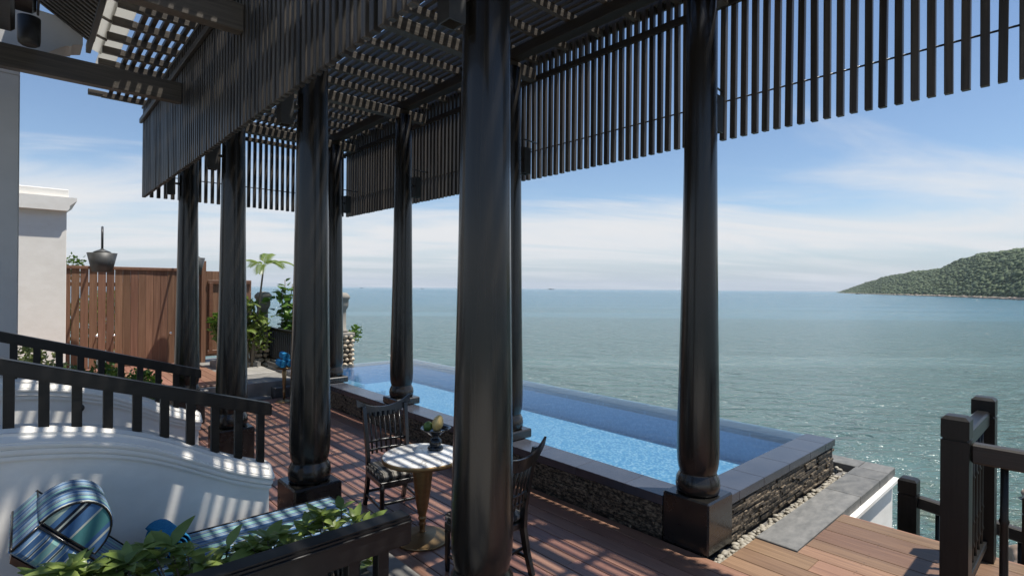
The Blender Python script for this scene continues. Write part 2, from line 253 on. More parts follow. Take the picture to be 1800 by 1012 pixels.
nt.links.new(b.outputs[0], mxs.inputs[1]); nt.links.new(tl.outputs[0], mxs.inputs[2]); nt.links.new(mxs.outputs[0], nt.nodes['Material Output'].inputs[0])
MT['frosted'] = m
MT['cap_white'] = textured('weathered_white_board', (0.50, 0.48, 0.43), (0.66, 0.64, 0.58), 0.6, (6, 6, 6), 6, 0.1, 0.05)
m, nt, b = newmat('lamp_amber_glass'); setc(b, (0.45, 0.25, 0.08), 0.25); MT['amber'] = m  # plain amber glass colour, no emission

# ------------------------------------------------------------------ mesh helpers
def mesh_from(verts, faces, mat, smooth=False, uv=None, name='mesh'):
    me = bpy.data.meshes.new(name); me.from_pydata([tuple(v) for v in verts], [], faces); me.update()
    if mat is not None: me.materials.append(mat if not isinstance(mat, str) else MT[mat])
    if smooth: me.polygons.foreach_set('use_smooth', [True]*len(me.polygons))
    if uv is not None:
        l = me.uv_layers.new(name='UVMap')
        for p in me.polygons:
            for li, vi in zip(p.loop_indices, p.vertices): l.data[li].uv = uv(p, Vector(me.vertices[vi].co))
    return me
def bm_mesh(bm, mat, smooth=False, name='mesh'):
    me = bpy.data.meshes.new(name); bm.normal_update(); bm.to_mesh(me); bm.free()
    me.materials.append(MT[mat] if isinstance(mat, str) else mat)
    if smooth: me.polygons.foreach_set('use_smooth', [True]*len(me.polygons))
    return me
_cache = {}
def box(sx, sy, sz, mat, bev=0.004):
    """chamfered box mesh centred on the origin (shared between equal boxes)"""
    k = (round(sx, 4), round(sy, 4), round(sz, 4), mat, bev)
    if k in _cache: return _cache[k]
    bm = bmesh.new(); bmesh.ops.create_cube(bm, size=1)
    bmesh.ops.scale(bm, vec=(sx, sy, sz), verts=bm.verts)
    if bev: bmesh.ops.bevel(bm, geom=bm.edges[:], offset=min(bev, 0.45*min(sx, sy, sz)), segments=1, affect='EDGES')
    _cache[k] = bm_mesh(bm, mat); return _cache[k]
def lathe(profile, mat, n=32, smooth=True):
    vs, fs = [], []
    for r, z in profile:
        for i in range(n): a = 2*math.pi*i/n; vs.append((r*math.cos(a), r*math.sin(a), z))
    for j in range(len(profile)-1):
        for i in range(n): fs.append((j*n+i, j*n+(i+1) % n, (j+1)*n+(i+1) % n, (j+1)*n+i))
    fs.append(tuple(range(n))[::-1]); fs.append(tuple((len(profile)-1)*n+i for i in range(n)))
    me = mesh_from(vs, fs, mat, smooth)
    me.polygons[-1].use_smooth = False; me.polygons[-2].use_smooth = False
    return me
def tube(pts, r, mat, n=8, taper=None, smooth=True):
    pts = [Vector(p) for p in pts]; vs, fs = [], []
    up = Vector((0, 0, 1)); prev = None
    for i, p in enumerate(pts):
        t = (pts[min(i+1, len(pts)-1)]-pts[max(i-1, 0)]).normalized()
        if prev is None: a = t.cross(up if abs(t.z) < .9 else Vector((1, 0, 0))).normalized()
        else: a = (prev-t*prev.dot(t)).normalized()
        prev = a; b = t.cross(a); rr = r if taper is None else r*(1+(taper-1)*i/(len(pts)-1))
        for k in range(n): q = 2*math.pi*k/n; vs.append(p+a*(rr*math.cos(q))+b*(rr*math.sin(q)))
    for j in range(len(pts)-1):
        for k in range(n): fs.append((j*n+k, j*n+(k+1) % n, (j+1)*n+(k+1) % n, (j+1)*n+k))
    fs.append(tuple(range(n))[::-1]); fs.append(tuple((len(pts)-1)*n+k for k in range(n)))
    return mesh_from(vs, fs, mat, smooth)
def prism(poly, y0, y1, mat, smooth=False, uv=None):
    """polygon in XZ extruded along Y"""
    n = len(poly); vs = [(x, y0, z) for x, z in poly]+[(x, y1, z) for x, z in poly]
    fs = [(i, (i+1) % n, n+(i+1) % n, n+i) for i in range(n)]+[tuple(range(n))[::-1], tuple(range(n, 2*n))]
    me = mesh_from(vs, fs, mat, smooth, uv)
    bm = bmesh.new(); bm.from_mesh(me); bmesh.ops.recalc_face_normals(bm, faces=bm.faces); bm.to_mesh(me); bm.free()
    return me
def link(name, me, loc=(0, 0, 0), parent=None, rot=None):
    o = bpy.data.objects.new(name, me); col.objects.link(o)
    p = Vector(loc)
    if parent is not None: o.parent = parent; p = p-org(parent)
    o.location = p
    if rot is not None: o.rotation_euler = rot
    return o
def org(o):
    v = Vector((0, 0, 0))
    while o is not None: v += o.location; o = o.parent
    return v
def tag(o, label=None, cat=None, group=None, kind=None):
    if label: o['label'] = label
    if cat: o['category'] = cat
    if group: o['group'] = group
    if kind: o['kind'] = kind
    return o
def thing(name, label, cat, loc, group=None):
    return tag(link(name, None, loc), label, cat, group)
def struct(name, me, loc=(0, 0, 0)):
    return tag(link(name, me, loc), kind='structure')
def copy_tree(o, parent=None, dloc=None):
    c = o.copy(); col.objects.link(c); c.parent = parent
    if dloc is not None: c.location = Vector(dloc)
    for ch in list(o.children): copy_tree(ch, c)
    return c
_ico = {}
def ico(sub):
    if sub not in _ico:
        bm = bmesh.new(); bmesh.ops.create_icosphere(bm, subdivisions=sub, radius=1)
        _ico[sub] = (np.array([v.co[:] for v in bm.verts]), np.array([[v.index for v in f.verts] for f in bm.faces])); bm.free()
    return _ico[sub]
def blobs(centres, radii, mat, sub=1, jitter=0.25, squash=0.8, smooth=False):
    """many lumpy blobs joined in one mesh"""
    v0, f0 = ico(sub); n = len(v0); V, Fc = [], []
    for i, (c, r) in enumerate(zip(centres, radii)):
        a = rng.uniform(0, 6.28); ca, sa = math.cos(a), math.sin(a)
        v = v0*(1+jitter*rng.uniform(-1, 1, (n, 1))); v = v*np.array(r)
        v = np.stack((v[:, 0]*ca-v[:, 1]*sa, v[:, 0]*sa+v[:, 1]*ca, v[:, 2]*squash), 1)+np.array(c)
        V.append(v); Fc.append(f0+i*n)
    V = np.concatenate(V); Fc = np.concatenate(Fc)
    me = bpy.data.meshes.new('mesh'); me.vertices.add(len(V)); me.vertices.foreach_set('co', V.ravel())
    me.loops.add(Fc.size); me.loops.foreach_set('vertex_index', Fc.ravel().astype(np.int32)); me.polygons.add(len(Fc))
    me.polygons.foreach_set('loop_start', np.arange(0, Fc.size, 3, dtype=np.int32)); me.polygons.foreach_set('loop_total', np.full(len(Fc), 3, dtype=np.int32))
    me.update(calc_edges=True); me.materials.append(MT[mat])
    if smooth: me.polygons.foreach_set('use_smooth', [True]*len(me.polygons))
    return me

# ================================================================== SETTING
SEA = -4.0
struct('sea', mesh_from([(-12000, -12000, SEA), (12000, -12000, SEA), (12000, 12000, SEA), (-12000, 12000, SEA)], [(0, 1, 2, 3)], 'sea'))
# shore the house stands on (rocky bank under the terrace)
gv, gf = [], []
gx = np.linspace(-14, 8.3, 24); gy = np.linspace(-9, 19, 30)
for j, y in enumerate(gy):
    for i, x in enumerate(gx):
        z = -0.30 if x < 4.0 else -0.30-(x-4.0)*0.9
        if x > 7.5 or y > 18: z = -5.2
        if y < 1.6 and x > 5.9: z = -1.6-(x-5.9)*1.3
        gv.append((x, y, z+(0.12*mnoise.noise((x, y, 0)) if z > -.31 else 0.4*mnoise.noise((x, y, 3)))-0.1))
for j in range(29):
    for i in range(23): a = j*24+i; gf.append((a, a+1, a+25, a+24))
struct('ground', mesh_from(gv, gf, 'ground', True))

# headland across the bay
pk = [1470, 1478, 1500, 1550, 1600, 1650, 1720, 1800, 1950, 2200, 2600, 3200]; dk = [1560, 1500, 1250, 960, 800, 690, 540, 428, 350, 300, 270, 260]
sk = [514, 512, 503.5, 486, 475.5, 470, 443, 430, 424, 400, 380, 390]
hp = np.concatenate((np.linspace(1470, 1820, 110), np.linspace(1832, 3200, 50)))
hill_pts = []
def hillpoint(p, t):
    d0 = np.interp(p, pk, dk); sy = np.interp(p, pk, sk); u = p-900; hor = 506+u*s_
    d1 = d0*1.45; d = d0+(d1-d0)*t
    zr = (hor-sy)*d1/FPX+CAMH-5.5*min(1, (p-1470)/60.0)
    zr = max(zr, SEA+0.5)
    q = min(t, 1.0); prof = (1-(1-q)**1.6)
    if t > 1: prof = 1-(t-1)*0.9
    z = SEA-0.6+(zr-SEA+0.6)*prof
    x = Fx*d+Rx*u/FPX*d; y = Fy*d+Ry*u/FPX*d
    z += prof*5*mnoise.noise((x*.012, y*.012, 1.3))
    return Vector((x, y, z))
tt = list(np.linspace(0, 1, 15))+[1.15, 1.5, 2.1]
hv = [hillpoint(p, t) for p in hp for t in tt]; nT = len(tt); hf = []
for i in range(len(hp)-1):
    for j in range(nT-1): a = i*nT+j; hf.append((a, a+1, a+nT+1, a+nT))
struct('headland', mesh_from(hv, hf, 'forest', True))
cs, rs = [], []
for i in range(15000):
    p = 1476+rng.random()**0.9*420 if i < 13600 else 1900+rng.random()*700
    t = 0.04+rng.random()*1.0
    q = hillpoint(p, t); r = (0.75+2.6*rng.random()**2.2)*(1.0 if rng.random() < .96 else 1.5)*min(1.0, 0.45+(p-1470)/140)
    cs.append((q.x, q.y, q.z+r*0.15)); rs.append((r, r, r*.85))
tag(link('forest', blobs(cs, rs, 'forest', 1, 0.34, 0.85)), 'dense low green forest covering the headland across the bay', 'forest', kind='stuff')
cs, rs = [], []
for i in range(700):
    p = 1474+rng.random()*360; q = hillpoint(p, rng.random()*0.028); r = rng.uniform(.8, 2.6)*(1 if p > 1560 else .8)
    cs.append((q.x, q.y, SEA+rng.uniform(-.3, .9))); rs.append((r*1.5, r, r*.8))
tag(link('shore_rocks', blobs(cs, rs, 'shore', 1, 0.25, 0.8)), 'band of pale tan rocks along the foot of the headland', 'rocks', kind='stuff')

# ------------------------------------------------------------------ main deck
deck = tag(link('deck', None, (0, 0, 0)), kind='structure')
def planks(edges, y0, y1, mat, seglen, gap=0.008, endfn=None, z=0.0):
    for a, b in zip(edges[:-1], edges[1:]):
        y = y0; first = True
        while y < y1-0.05:
            L = random.choice(seglen)*(random.uniform(.35, 1) if first else 1); first = False
            e = min(y1, y+L)
            if y1-e < 0.5: e = y1
            link('plank', box(round(b-a-gap, 3), round(e-y-0.004, 2), 0.03, mat, 0.003), ((a+b)/2, (y+e)/2, z-0.015), deck)
            y = e
edges = [4.17-0.1625*i for i in range(20)]
planks(edges[::-1], -1.2, 10.9, 'deck', (2.4, 3.1, 3.6))
planks([4.17, 4.37, 4.585, 4.835], -1.2, 2.07, 'deck_right', (1.7, 2.3))
planks([4.835, 5.03, 5.22, 5.50, 5.79, 5.985], -1.2, 1.725, 'deck_right', (3.2,))
sv, sf = [], []
for a, b in list(zip(edges[1:], edges[:-1]))+[(4.17, 4.37), (4.37, 4.585), (4.585, 4.835), (4.835, 5.03), (5.03, 5.22), (5.22, 5.50), (5.50, 5.79), (5.79, 5.985)]:
    for yy in np.arange(.3, 8 if b < 4.2 else 1.7, .5):
        for xx in (a+.03, b-.03):
            k = len(sv); yj = yy+random.uniform(-.008, .008)
            sv += [(xx+.0045*math.cos(q), yj+.0045*math.sin(q), .0012) for q in np.linspace(0, 5.24, 6)]; sf.append(tuple(range(k, k+6)))
tag(link('screw_heads', mesh_from(sv, sf, 'metal'), (0, 0, 0), deck), kind='stuff')
joists = [box(0.06, 12.0, 0.10, 'dark_mortar', 0)]
for x in (1.3, 2.1, 2.9, 3.7): link('joist', joists[0], (x, 4.85, -0.082), deck)
for x in (4.5, 5.1, 5.7): link('joist', box(0.06, 2.8, 0.10, 'dark_mortar', 0), (x, 0.25, -0.082), deck)
link('edge_board', box(0.03, 2.9, 0.22, 'deck_right', 0.004), (6.005, 0.27, -0.115), deck)
# raised shower terrace at the back: timber floor + slabs
terr = tag(link('terrace', None, (0, 0, 0)), kind='structure')
link('base', box(5.2, 4.6, 0.30, 'slab', 0), (1.6, 13.4, 0.15), terr)
x = -0.9
while x < 3.0:
    link('plank', box(0.152, 3.9, 0.03, 'deck', 0.003), (x+0.08, 13.2, 0.317), terr); x += 0.16
for (x0, x1, y0, y1, z0, z1, mt) in ((2.55, 3.12, 10.95, 12.25, -.1, .03, 'slab'), (3.16, 3.62, 10.93, 12.3, -.1, .035, 'slab'), (2.5, 2.82, 12.3, 13.1, -.1, .30, 'slab'),
        (1.2, 1.86, 10.95, 11.08, -.1, .30, 'slab'), (1.88, 2.52, 10.95, 11.08, -.1, .30, 'slab'),
        (3.66, 4.15, 10.9, 12.25, -.1, .20, 'darkstone'), (3.2, 4.16, 12.30, 13.3, -.1, .315, 'slab'), (3.3, 4.16, 13.34, 14.3, -.1, .42, 'slab')):
    link('slab', box(x1-x0, y1-y0, z1-z0, mt, 0.01), ((x0+x1)/2, (y0+y1)/2, (z0+z1)/2), terr)

# ------------------------------------------------------------------ swimming pool
PX0, PX1, PY0, PY1, PZ = 4.165, 7.37, 2.20, 11.95, 0.39     # outer coping limits, coping top
CW = 0.33
pool = thing('swimming_pool', 'infinity pool with dark slate coping and blue mosaic beside the sea', 'pool', (5.7, 7, 0))
def pbox(name, x0, x1, y0, y1, z0, z1, mat, bev=0.0, parent=None): return link(name, box(x1-x0, y1-y0, z1-z0, mat, bev), ((x0+x1)/2, (y0+y1)/2, (z0+z1)/2), parent or pool)
FLZ = -0.08
pbox('floor', PX0+CW, PX1-CW, PY0+CW, PY1-CW, FLZ-.1, FLZ, 'mosaic')
pbox('inner_wall', PX0+CW-.03, PX0+CW, PY0+CW-.03, PY1-CW+.03, FLZ-.1, PZ-.05, 'mosaic_wall')
pbox('inner_wall', PX1-CW, PX1-CW+.03, PY0+CW-.03, PY1-CW+.03, FLZ-.1, PZ-.05, 'mosaic_wall')
pbox('inner_wall', PX0+CW, PX1-CW, PY0+CW-.03, PY0+CW, FLZ-.1, PZ-.05, 'mosaic_wall')
pbox('inner_wall', PX0+CW, PX1-CW, PY1-CW, PY1-CW+.03, FLZ-.1, PZ-.05, 'mosaic_wall')
for k in range(3): pbox('pool_step', PX0+CW, PX0+CW+1.15-.3*k, PY1-CW-1.5+.35*k, PY1-CW, FLZ, FLZ+.11*(k+1), 'mosaic')
pbox('pool_step', PX0+CW, PX0+CW+.42, 5.6, 6.6, FLZ, FLZ+.26, 'mosaic')
WZ = PZ-0.014
link('water', mesh_from([(PX0+CW-.008, PY0+CW-.008, WZ), (PX1+.001, PY0+CW-.008, WZ), (PX1+.001, PY1+.001, WZ), (PX0+CW-.008, PY1+.001, WZ)], [(0, 1, 2, 3)], 'pool_water'), (0, 0, 0), pool)
# structural shell under the coping
pbox('shell', PX0+.045, PX0+CW-.03, PY0+.045, PY1-.045, -.5, PZ-.05, 'dark_mortar')
pbox('shell', PX1-CW+.03, PX1-.045, PY0+.045, PY1-.045, -3.5, PZ-.05, 'dark_mortar')
pbox('shell', PX0+CW-.03, PX1-CW+.03, PY0+.045, PY0+CW-.03, -.5, PZ-.05, 'dark_mortar')
pbox('shell', PX0+CW-.03, PX1-CW+.03, PY1-CW+.03, PY1-.045, -.5, PZ-.05, 'dark_mortar')
# coping slabs with joints
def coprow(x0, x1, y0, y1, axis, cuts, PZ=PZ):
    for a, b in zip(cuts[:-1], cuts[1:]):
        if axis == 'x': pbox('coping_slab', a+.0008, b-.0008, y0, y1, PZ-.085, PZ, 'coping', 0.004)
        else: pbox('coping_slab', x0, x1, a+.0008, b-.0008, PZ-.085, PZ, 'coping', 0.004)
coprow(0, 0, PY0, PY0+CW, 'x', [4.592, 4.80, 5.32, 5.95, 6.54, 6.95+.08, PX1])
coprow(PX0, PX0+CW, 0, 0, 'y', [2.595]+[3.0+.6*i for i in range(15)]+[PY1-CW])
coprow(PX1-CW, PX1, 0, 0, 'y', [PY0+CW+.002]+[3.1+.8*i for i in range(11)]+[PY1-CW], PZ-.024)
coprow(0, 0, PY1-CW+.002, PY1, 'x', [PX0+CW+.01, 4.9, 5.4, 6.0, 6.6, PX1], PZ-.024)
coprow(PX0, PX0+CW, 0, 0, 'y', [PY1-CW+.002, PY1])
# split-stone cladding
nst = 0; restV, restF = [], []
def stone_at(x0, x1, y0, y1, z0, z1):
    global nst
    if nst < 300:
        pbox('ledger_stone', round(x0, 3), round(x1, 3), round(y0, 3), round(y1, 3), round(z0, 3), round(z1, 3), 'ledger', 0.0025); nst += 1
    else:
        b = len(restV); restV.extend([(x, y, z) for z in (z0, z1) for y in (y0, y1) for x in (x0, x1)])
        restF.extend([(b, b+1, b+5, b+4), (b+2, b, b+4, b+6), (b+4, b+5, b+7, b+6), (b+1, b+3, b+7, b+5), (b+2, b+6, b+7, b+3)])
def cladrow(a0, a1, z0, z1, put):
    a = a0
    while a < a1-0.01:
        L = random.choice((.09, .12, .16, .2, .24, .3)); L = round(L*random.uniform(.9, 1.1), 2)
        if a1-a-L < 0.06: L = a1-a
        put(a+.002, a+L-.002, z0+.0015, z1-.0015, random.choice((0, .006, .012, .02))); a += L
zs = [-.04]
while zs[-1] < PZ-.1: zs.append(min(PZ-.086, zs[-1]+random.choice((.024, .03, .036))))
for z0, z1 in zip(zs[:-1], zs[1:]): cladrow(4.60, PX1-.02, z0, z1, lambda a, b, c, d, e: stone_at(a, b, PY0+.022-e, PY0+.06, c, d))
for z0, z1 in zip(zs[:-1], zs[1:]): cladrow(2.60, PY1-.1, z0, z1, lambda a, b, c, d, e: stone_at(PX0+.024-e, PX0+.06, a, b, c, d))
for z0, z1 in zip(zs[:-1], zs[1:]): cladrow(PY0+.03, PY1-.1, z0, z1, lambda a, b, c, d, e: stone_at(PX1-.06, PX1-.024+e, a, b, c, d))
tag(link('stone_cladding', mesh_from(restV, restF, 'ledger'), (0, 0, 0), pool), kind='stuff')

# paving strip, pebble channel, sea wall
SX1 = 8.05
strip = tag(link('paving_strip', None, (0, 0, 0)), kind='structure')
cutx = [4.845, 6.62, 7.35, 7.72]
for a, b in zip(cutx[:-1], cutx[1:]): link('slab', box(b-a-.006, .345, .10, 'strip', .006), ((a+b)/2, 1.9025, -.04), strip)
cuty = [1.73, 2.05, 2.75, 3.6, 4.5, 5.4, 6.3, 7.2]
for a, b in zip(cuty[:-1], cuty[1:]): link('slab', box(SX1-7.72-.006, b-a-.006, .10, 'strip', .006), ((SX1+7.72)/2, (a+b)/2, -.04), strip)
chan = link('channel_bed', box(3.5, .20, .04, 'mortar', 0), (5.95, 2.13, -.10), strip); link('channel_bed', box(.36, 6, .04, 'dark_mortar', 0), (7.54, 5.2, -.28), strip)
cs, rs = [], []
for i in range(330):
    x = 4.22+rng.random()**1.0*3.45; y = rng.uniform(2.085, 2.185) if x < 7.35 else rng.uniform(2.05, 2.5)
    r = rng.uniform(.014, .030); cs.append((x, y, -.075+rng.uniform(0, .035))); rs.append((r*1.35, r, r*.8))
tag(link('pebbles', blobs(cs, rs, 'pebble', 2, 0.07, 0.9, True)), 'row of cream river pebbles filling the drain channel beside the pool', 'pebbles', kind='stuff')
seaw = thing('retaining_wall', 'white rendered retaining wall with bright ledge below the grey paving', 'wall', (6.9, 1.85, -2))
link('wall', box(1.95, .30, 3.9, 'white', .01), (7.02, 1.895, -2.10), seaw)
link('ledge', box(1.95, .07, .05, 'white', .006), (7.02, 1.715, -.118), seaw)
link('return_wall', box(.30, 5.2, 3.9, 'white', .01), (7.845, 4.66, -2.10), seaw)

# ================================================================== PERGOLA
XI, XO = 1.95, 4.38; YS = [2.38+2.49*k for k in range(4)]
perg = thing('pergola', 'dark stained timber pergola roof over the pool deck', 'pergola', (3.2, 5, 0))
prof = [(0.166, 0.0), (0.180, .018), (0.187, .07), (0.180, .125), (0.166, .15), (0.160, .165), (0.154, .175), (0.159, .19), (0.168, .225), (0.175, .28), (0.178, .36), (0.178, .46), (0.174, .7), (0.168, 1.0), (0.158, 1.5), (0.151, 1.95), (0.144, 2.5), (0.138, 3.0), (0.133, 3.4), (0.129, 3.8), (0.126, 4.36)]
colmesh = lathe([(r, z) for r, z in prof], 'black_col', 40)
names = {}
def column(k, row, label):
    x = XI if row == 'i' else XO; y = YS[k] if k >= 0 else YS[0]+2.49*k
    on_pool = row == 'o' and k > 0
    t = thing('column', label, 'column', (x, y, PZ+.003 if on_pool else 0.0), 'round black pergola columns')
    zb = 0.50 if on_pool else 0.44
    p0 = PZ+.003 if on_pool else 0.003
    link('plinth', box(.43 if not on_pool else .42, .43 if not on_pool else .42, zb-p0, 'black_plinth', .014), (x, y, (zb+p0)/2), t)
    link('shaft', colmesh, (x, y, zb+.001), t)
    # square downlight on the outer side of the column
    s = -1 if row == 'i' else 1
    lx = x+s*0.245
    lmp = thing('column_light', 'square charcoal downlight high on ' + names[(row, k)], 'lamp', (lx, y, 3.62), 'square downlights on the columns')
    bm = bmesh.new(); w = .055
    for (x0, y0, x1, y1) in ((-w, -w, w, -w+.012), (-w, w-.012, w, w), (-w, -w+.012, -w+.012, w-.012), (w-.012, -w+.012, w, w-.012)):
        r = bmesh.ops.create_cube(bm, size=1); bmesh.ops.scale(bm, vec=(x1-x0, y1-y0, .30), verts=r['verts']); bmesh.ops.translate(bm, vec=((x0+x1)/2, (y0+y1)/2, .15), verts=r['verts'])
    r = bmesh.ops.create_cube(bm, size=1); bmesh.ops.scale(bm, vec=(2*w+.004, 2*w+.004, .02), verts=r['verts']); bmesh.ops.translate(bm, vec=(0, 0, .31), verts=r['verts'])
    hs = link('housing', bm_mesh(bm, 'lamp'), (lx, y, 3.62), lmp)
    link('lens', box(.08, .08, .01, 'amber', 0), (lx, y, 3.70), hs)
    link('bracket', box(.14, .03, .03, 'lamp', .003), (lx-s*.085, y, 3.80), lmp)
names = {('i', 0): 'the column beside the marble table', ('i', 1): 'the column behind the striped daybed', ('i', 2): 'the column ending the white stair wall', ('i', 3): 'the column before the brown fence',
         ('o', 0): 'the column at the pool corner', ('o', 1): 'the coping column next to the pool corner', ('o', 2): 'the middle coping column behind the chair', ('o', 3): 'the coping column at the far pool end'}
labs = {('i', 0): 'thick black lacquered column standing beside the round marble table', ('i', 1): 'black round column on square plinth behind the striped daybed', ('i', 2): 'black round column behind the end of the white stair wall',
        ('i', 3): 'black round column standing in front of the brown plank fence', ('o', 0): 'black round column on tall square plinth at the pool corner', ('o', 1): 'black column on pool coping next to the pool corner column',
        ('o', 2): 'black column on pool coping behind the slatted-back chair with its back turned to the pool wall', ('o', 3): 'black column on pool coping beside the cobble pillars'}
labs[('o', 2)] = 'black column on pool coping, two along from the pool corner column'
for r in 'io':
    for k in range(4): column(k, r, labs[(r, k)])
# cross beams, girders, purlins, roof slats
YR0, YR1 = -0.6, 10.36
for k in range(-1, 4):
    y = 2.38+2.49*k
    link('cross_beam', box(3.32, .12, .14, 'beam_x', .006), (3.10, y, 4.875), perg)
link('eave_board', box(.03, YR1-YR0, .17, 'beam_y', .004), (4.945, (YR0+YR1)/2, 5.19), perg)
for x in (XI, XO):
    link('girder', box(.13, YR1-YR0, .12, 'beam_y', .006), (x, (YR0+YR1)/2, 5.007), perg)
pm = box(4.02, .06, .085, 'beam_x', .004)
y = 2.38-2.49
while y < 10.4:
    link('purlin', pm, (2.88, y+.02, 5.112), perg); y += 0.498
rs_ = box(.05, YR1-YR0, .055, 'slat_y', .003)
x = 0.985
while x < 4.9:
    link('roof_slat', rs_, (x+random.uniform(-.004, .004), (YR0+YR1)/2, 5.183), perg); x += 0.1025
# hanging slat screens
def screen(label, x0, y0, dx, dy, n, z0, z1, fx, fy, yaxis, ro=.20):
    t = thing('slat_screen', label, 'screen', (x0, y0, z0), 'hanging slat screens')
    sm = box(.05 if yaxis else .05, .05, z1-z0, 'slat_v', .004)
    for i in range(n):
        link('slat', sm, (x0+dx*i, y0+dy*i, (z0+z1)/2+random.uniform(-.003, .003)), t, (random.uniform(-.006, .006), random.uniform(-.004, .004), random.uniform(-.07, .07)))
    L = 0.098*(n-1)+.1; cx0, cy0 = x0+dx*(n-1)/2, y0+dy*(n-1)/2
    for zz_, off in ((z1-ro, 1),):
        link('rail', box(.04 if yaxis else L, L if yaxis else .04, .07, 'beam_y' if yaxis else 'beam_x', .004), (cx0+fx*.047, cy0+fy*.047, zz_), t)
    link('top_rail', box(.075 if yaxis else L, L if yaxis else .075, .03, 'beam_y' if yaxis else 'beam_x', .004), (cx0, cy0, z1+.016), t)
    link('rod', tube([(-L/2 if not yaxis else 0, -L/2 if yaxis else 0, 0), (L/2 if not yaxis else 0, L/2 if yaxis else 0, 0)], .008, 'metal', 8), (cx0, cy0, z0+.36), t)
    return t
s1 = screen('long dark slat screen hanging over the pool coping facing the sea', 4.88, 10.36, 0, -.098, 110, 3.61, 5.255, -1, 0, True, .385)
s2 = screen('long dark slat screen hanging on the house side of the columns', 1.43, 10.36, 0, -.098, 92, 3.60, 5.02, -1, 0, True)
s3 = screen('short dark slat screen closing the far end before the fence', 1.53, 10.37, .098, 0, 34, 3.61, 5.02, 0, -1, False)
for k in range(4):
    y = YS[k]; link('tie_rod', tube([(0, 0, 0), (.40, .05, 0)], .009, 'metal', 6), (XO+.10, y, 4.06), s1)
# low tie beams towards the house
for y in (5.09, 7.56):
    link('tie_beam', box(2.9, .12, .235, 'beam_x', .006), (-.045, y, 4.52), perg)
link('gutter_board', box(.20, 9.6, .012, 'frosted', 0), (.81, 5.5, 5.20), perg)
for i in range(20): link('rafter_end', box(.22, .07, .08, 'beam_x', .004), (.82, .9+.498*i, 5.115), perg)

# ================================================================== HOUSE (upper left)
house = thing('house', 'white house corner with curved corbel and dark slatted eaves', 'house', (-1.5, 9, 0))
link('wall', box(3.0, .4, 4.58, 'shade_grey_wall', .01), (-1.54, 8.55, 2.29), house)
pl = [(-3.0, 4.58), (-.04, 4.58), (-.04, 4.80)]
for i in range(17):
    a = i/16; pl.append((.06+.36*a, 4.84+.21*(a*a*(3-2*a))))
pl += [(.42, 5.07), (.52, 5.10), (.52, 5.35), (-3.0, 5.6)]
link('corbel', prism(pl, 8.345, 8.75, 'shade_grey_wall'), (0, 0, 0), house)
for i in range(16):
    yy = 6.6+i*.105
    me = box(.75, .045, .05, 'slat_y', .003)
    link('soffit_slat', me, (.27, yy, 5.33), house, (0, math.radians(34), 0))
link('soffit_board', box(.8, 1.9, .02, 'cap_white', 0), (.30, 7.45, 5.40), house, (0, math.radians(34), 0))
link('fascia', box(.05, 2.2, .10, 'beam_y', .004), (.585, 7.45, 5.13), house)
link('eave_beam', box(1.3, 1.3, .42, 'rail', .03), (-.57, 6.35, 5.01), house)
link('eave_beam', box(1.1, 1.2, .20, 'rail', .03), (-.62, 6.42, 4.69), house)
link('beam_strap', box(.02, 1.32, .06, 'bucket', .005), (.092, 6.35, 4.84), house)
link('downlight', lathe([(.06, 0), (.085, .02), (.09, .06), (.09, .28)], 'lamp', 24), (.03, 7.25, 4.58), house)
# glazed strip between eaves and pergola
canopy = thing('glass_canopy', 'narrow frosted glass canopy strip between eaves and pergola', 'canopy', (.65, 6.2, 5.2))
for i in range(8):
    y = 4.0+i*.6
    link('pane', box(.17, .54, .012, 'frosted', 0), (.655, y+.3, 5.215), canopy, (0, math.radians(20), 0))
    link('mullion', box(.19, .045, .035, 'beam_x', .003), (.655, y, 5.212), canopy, (0, math.radians(20), 0))

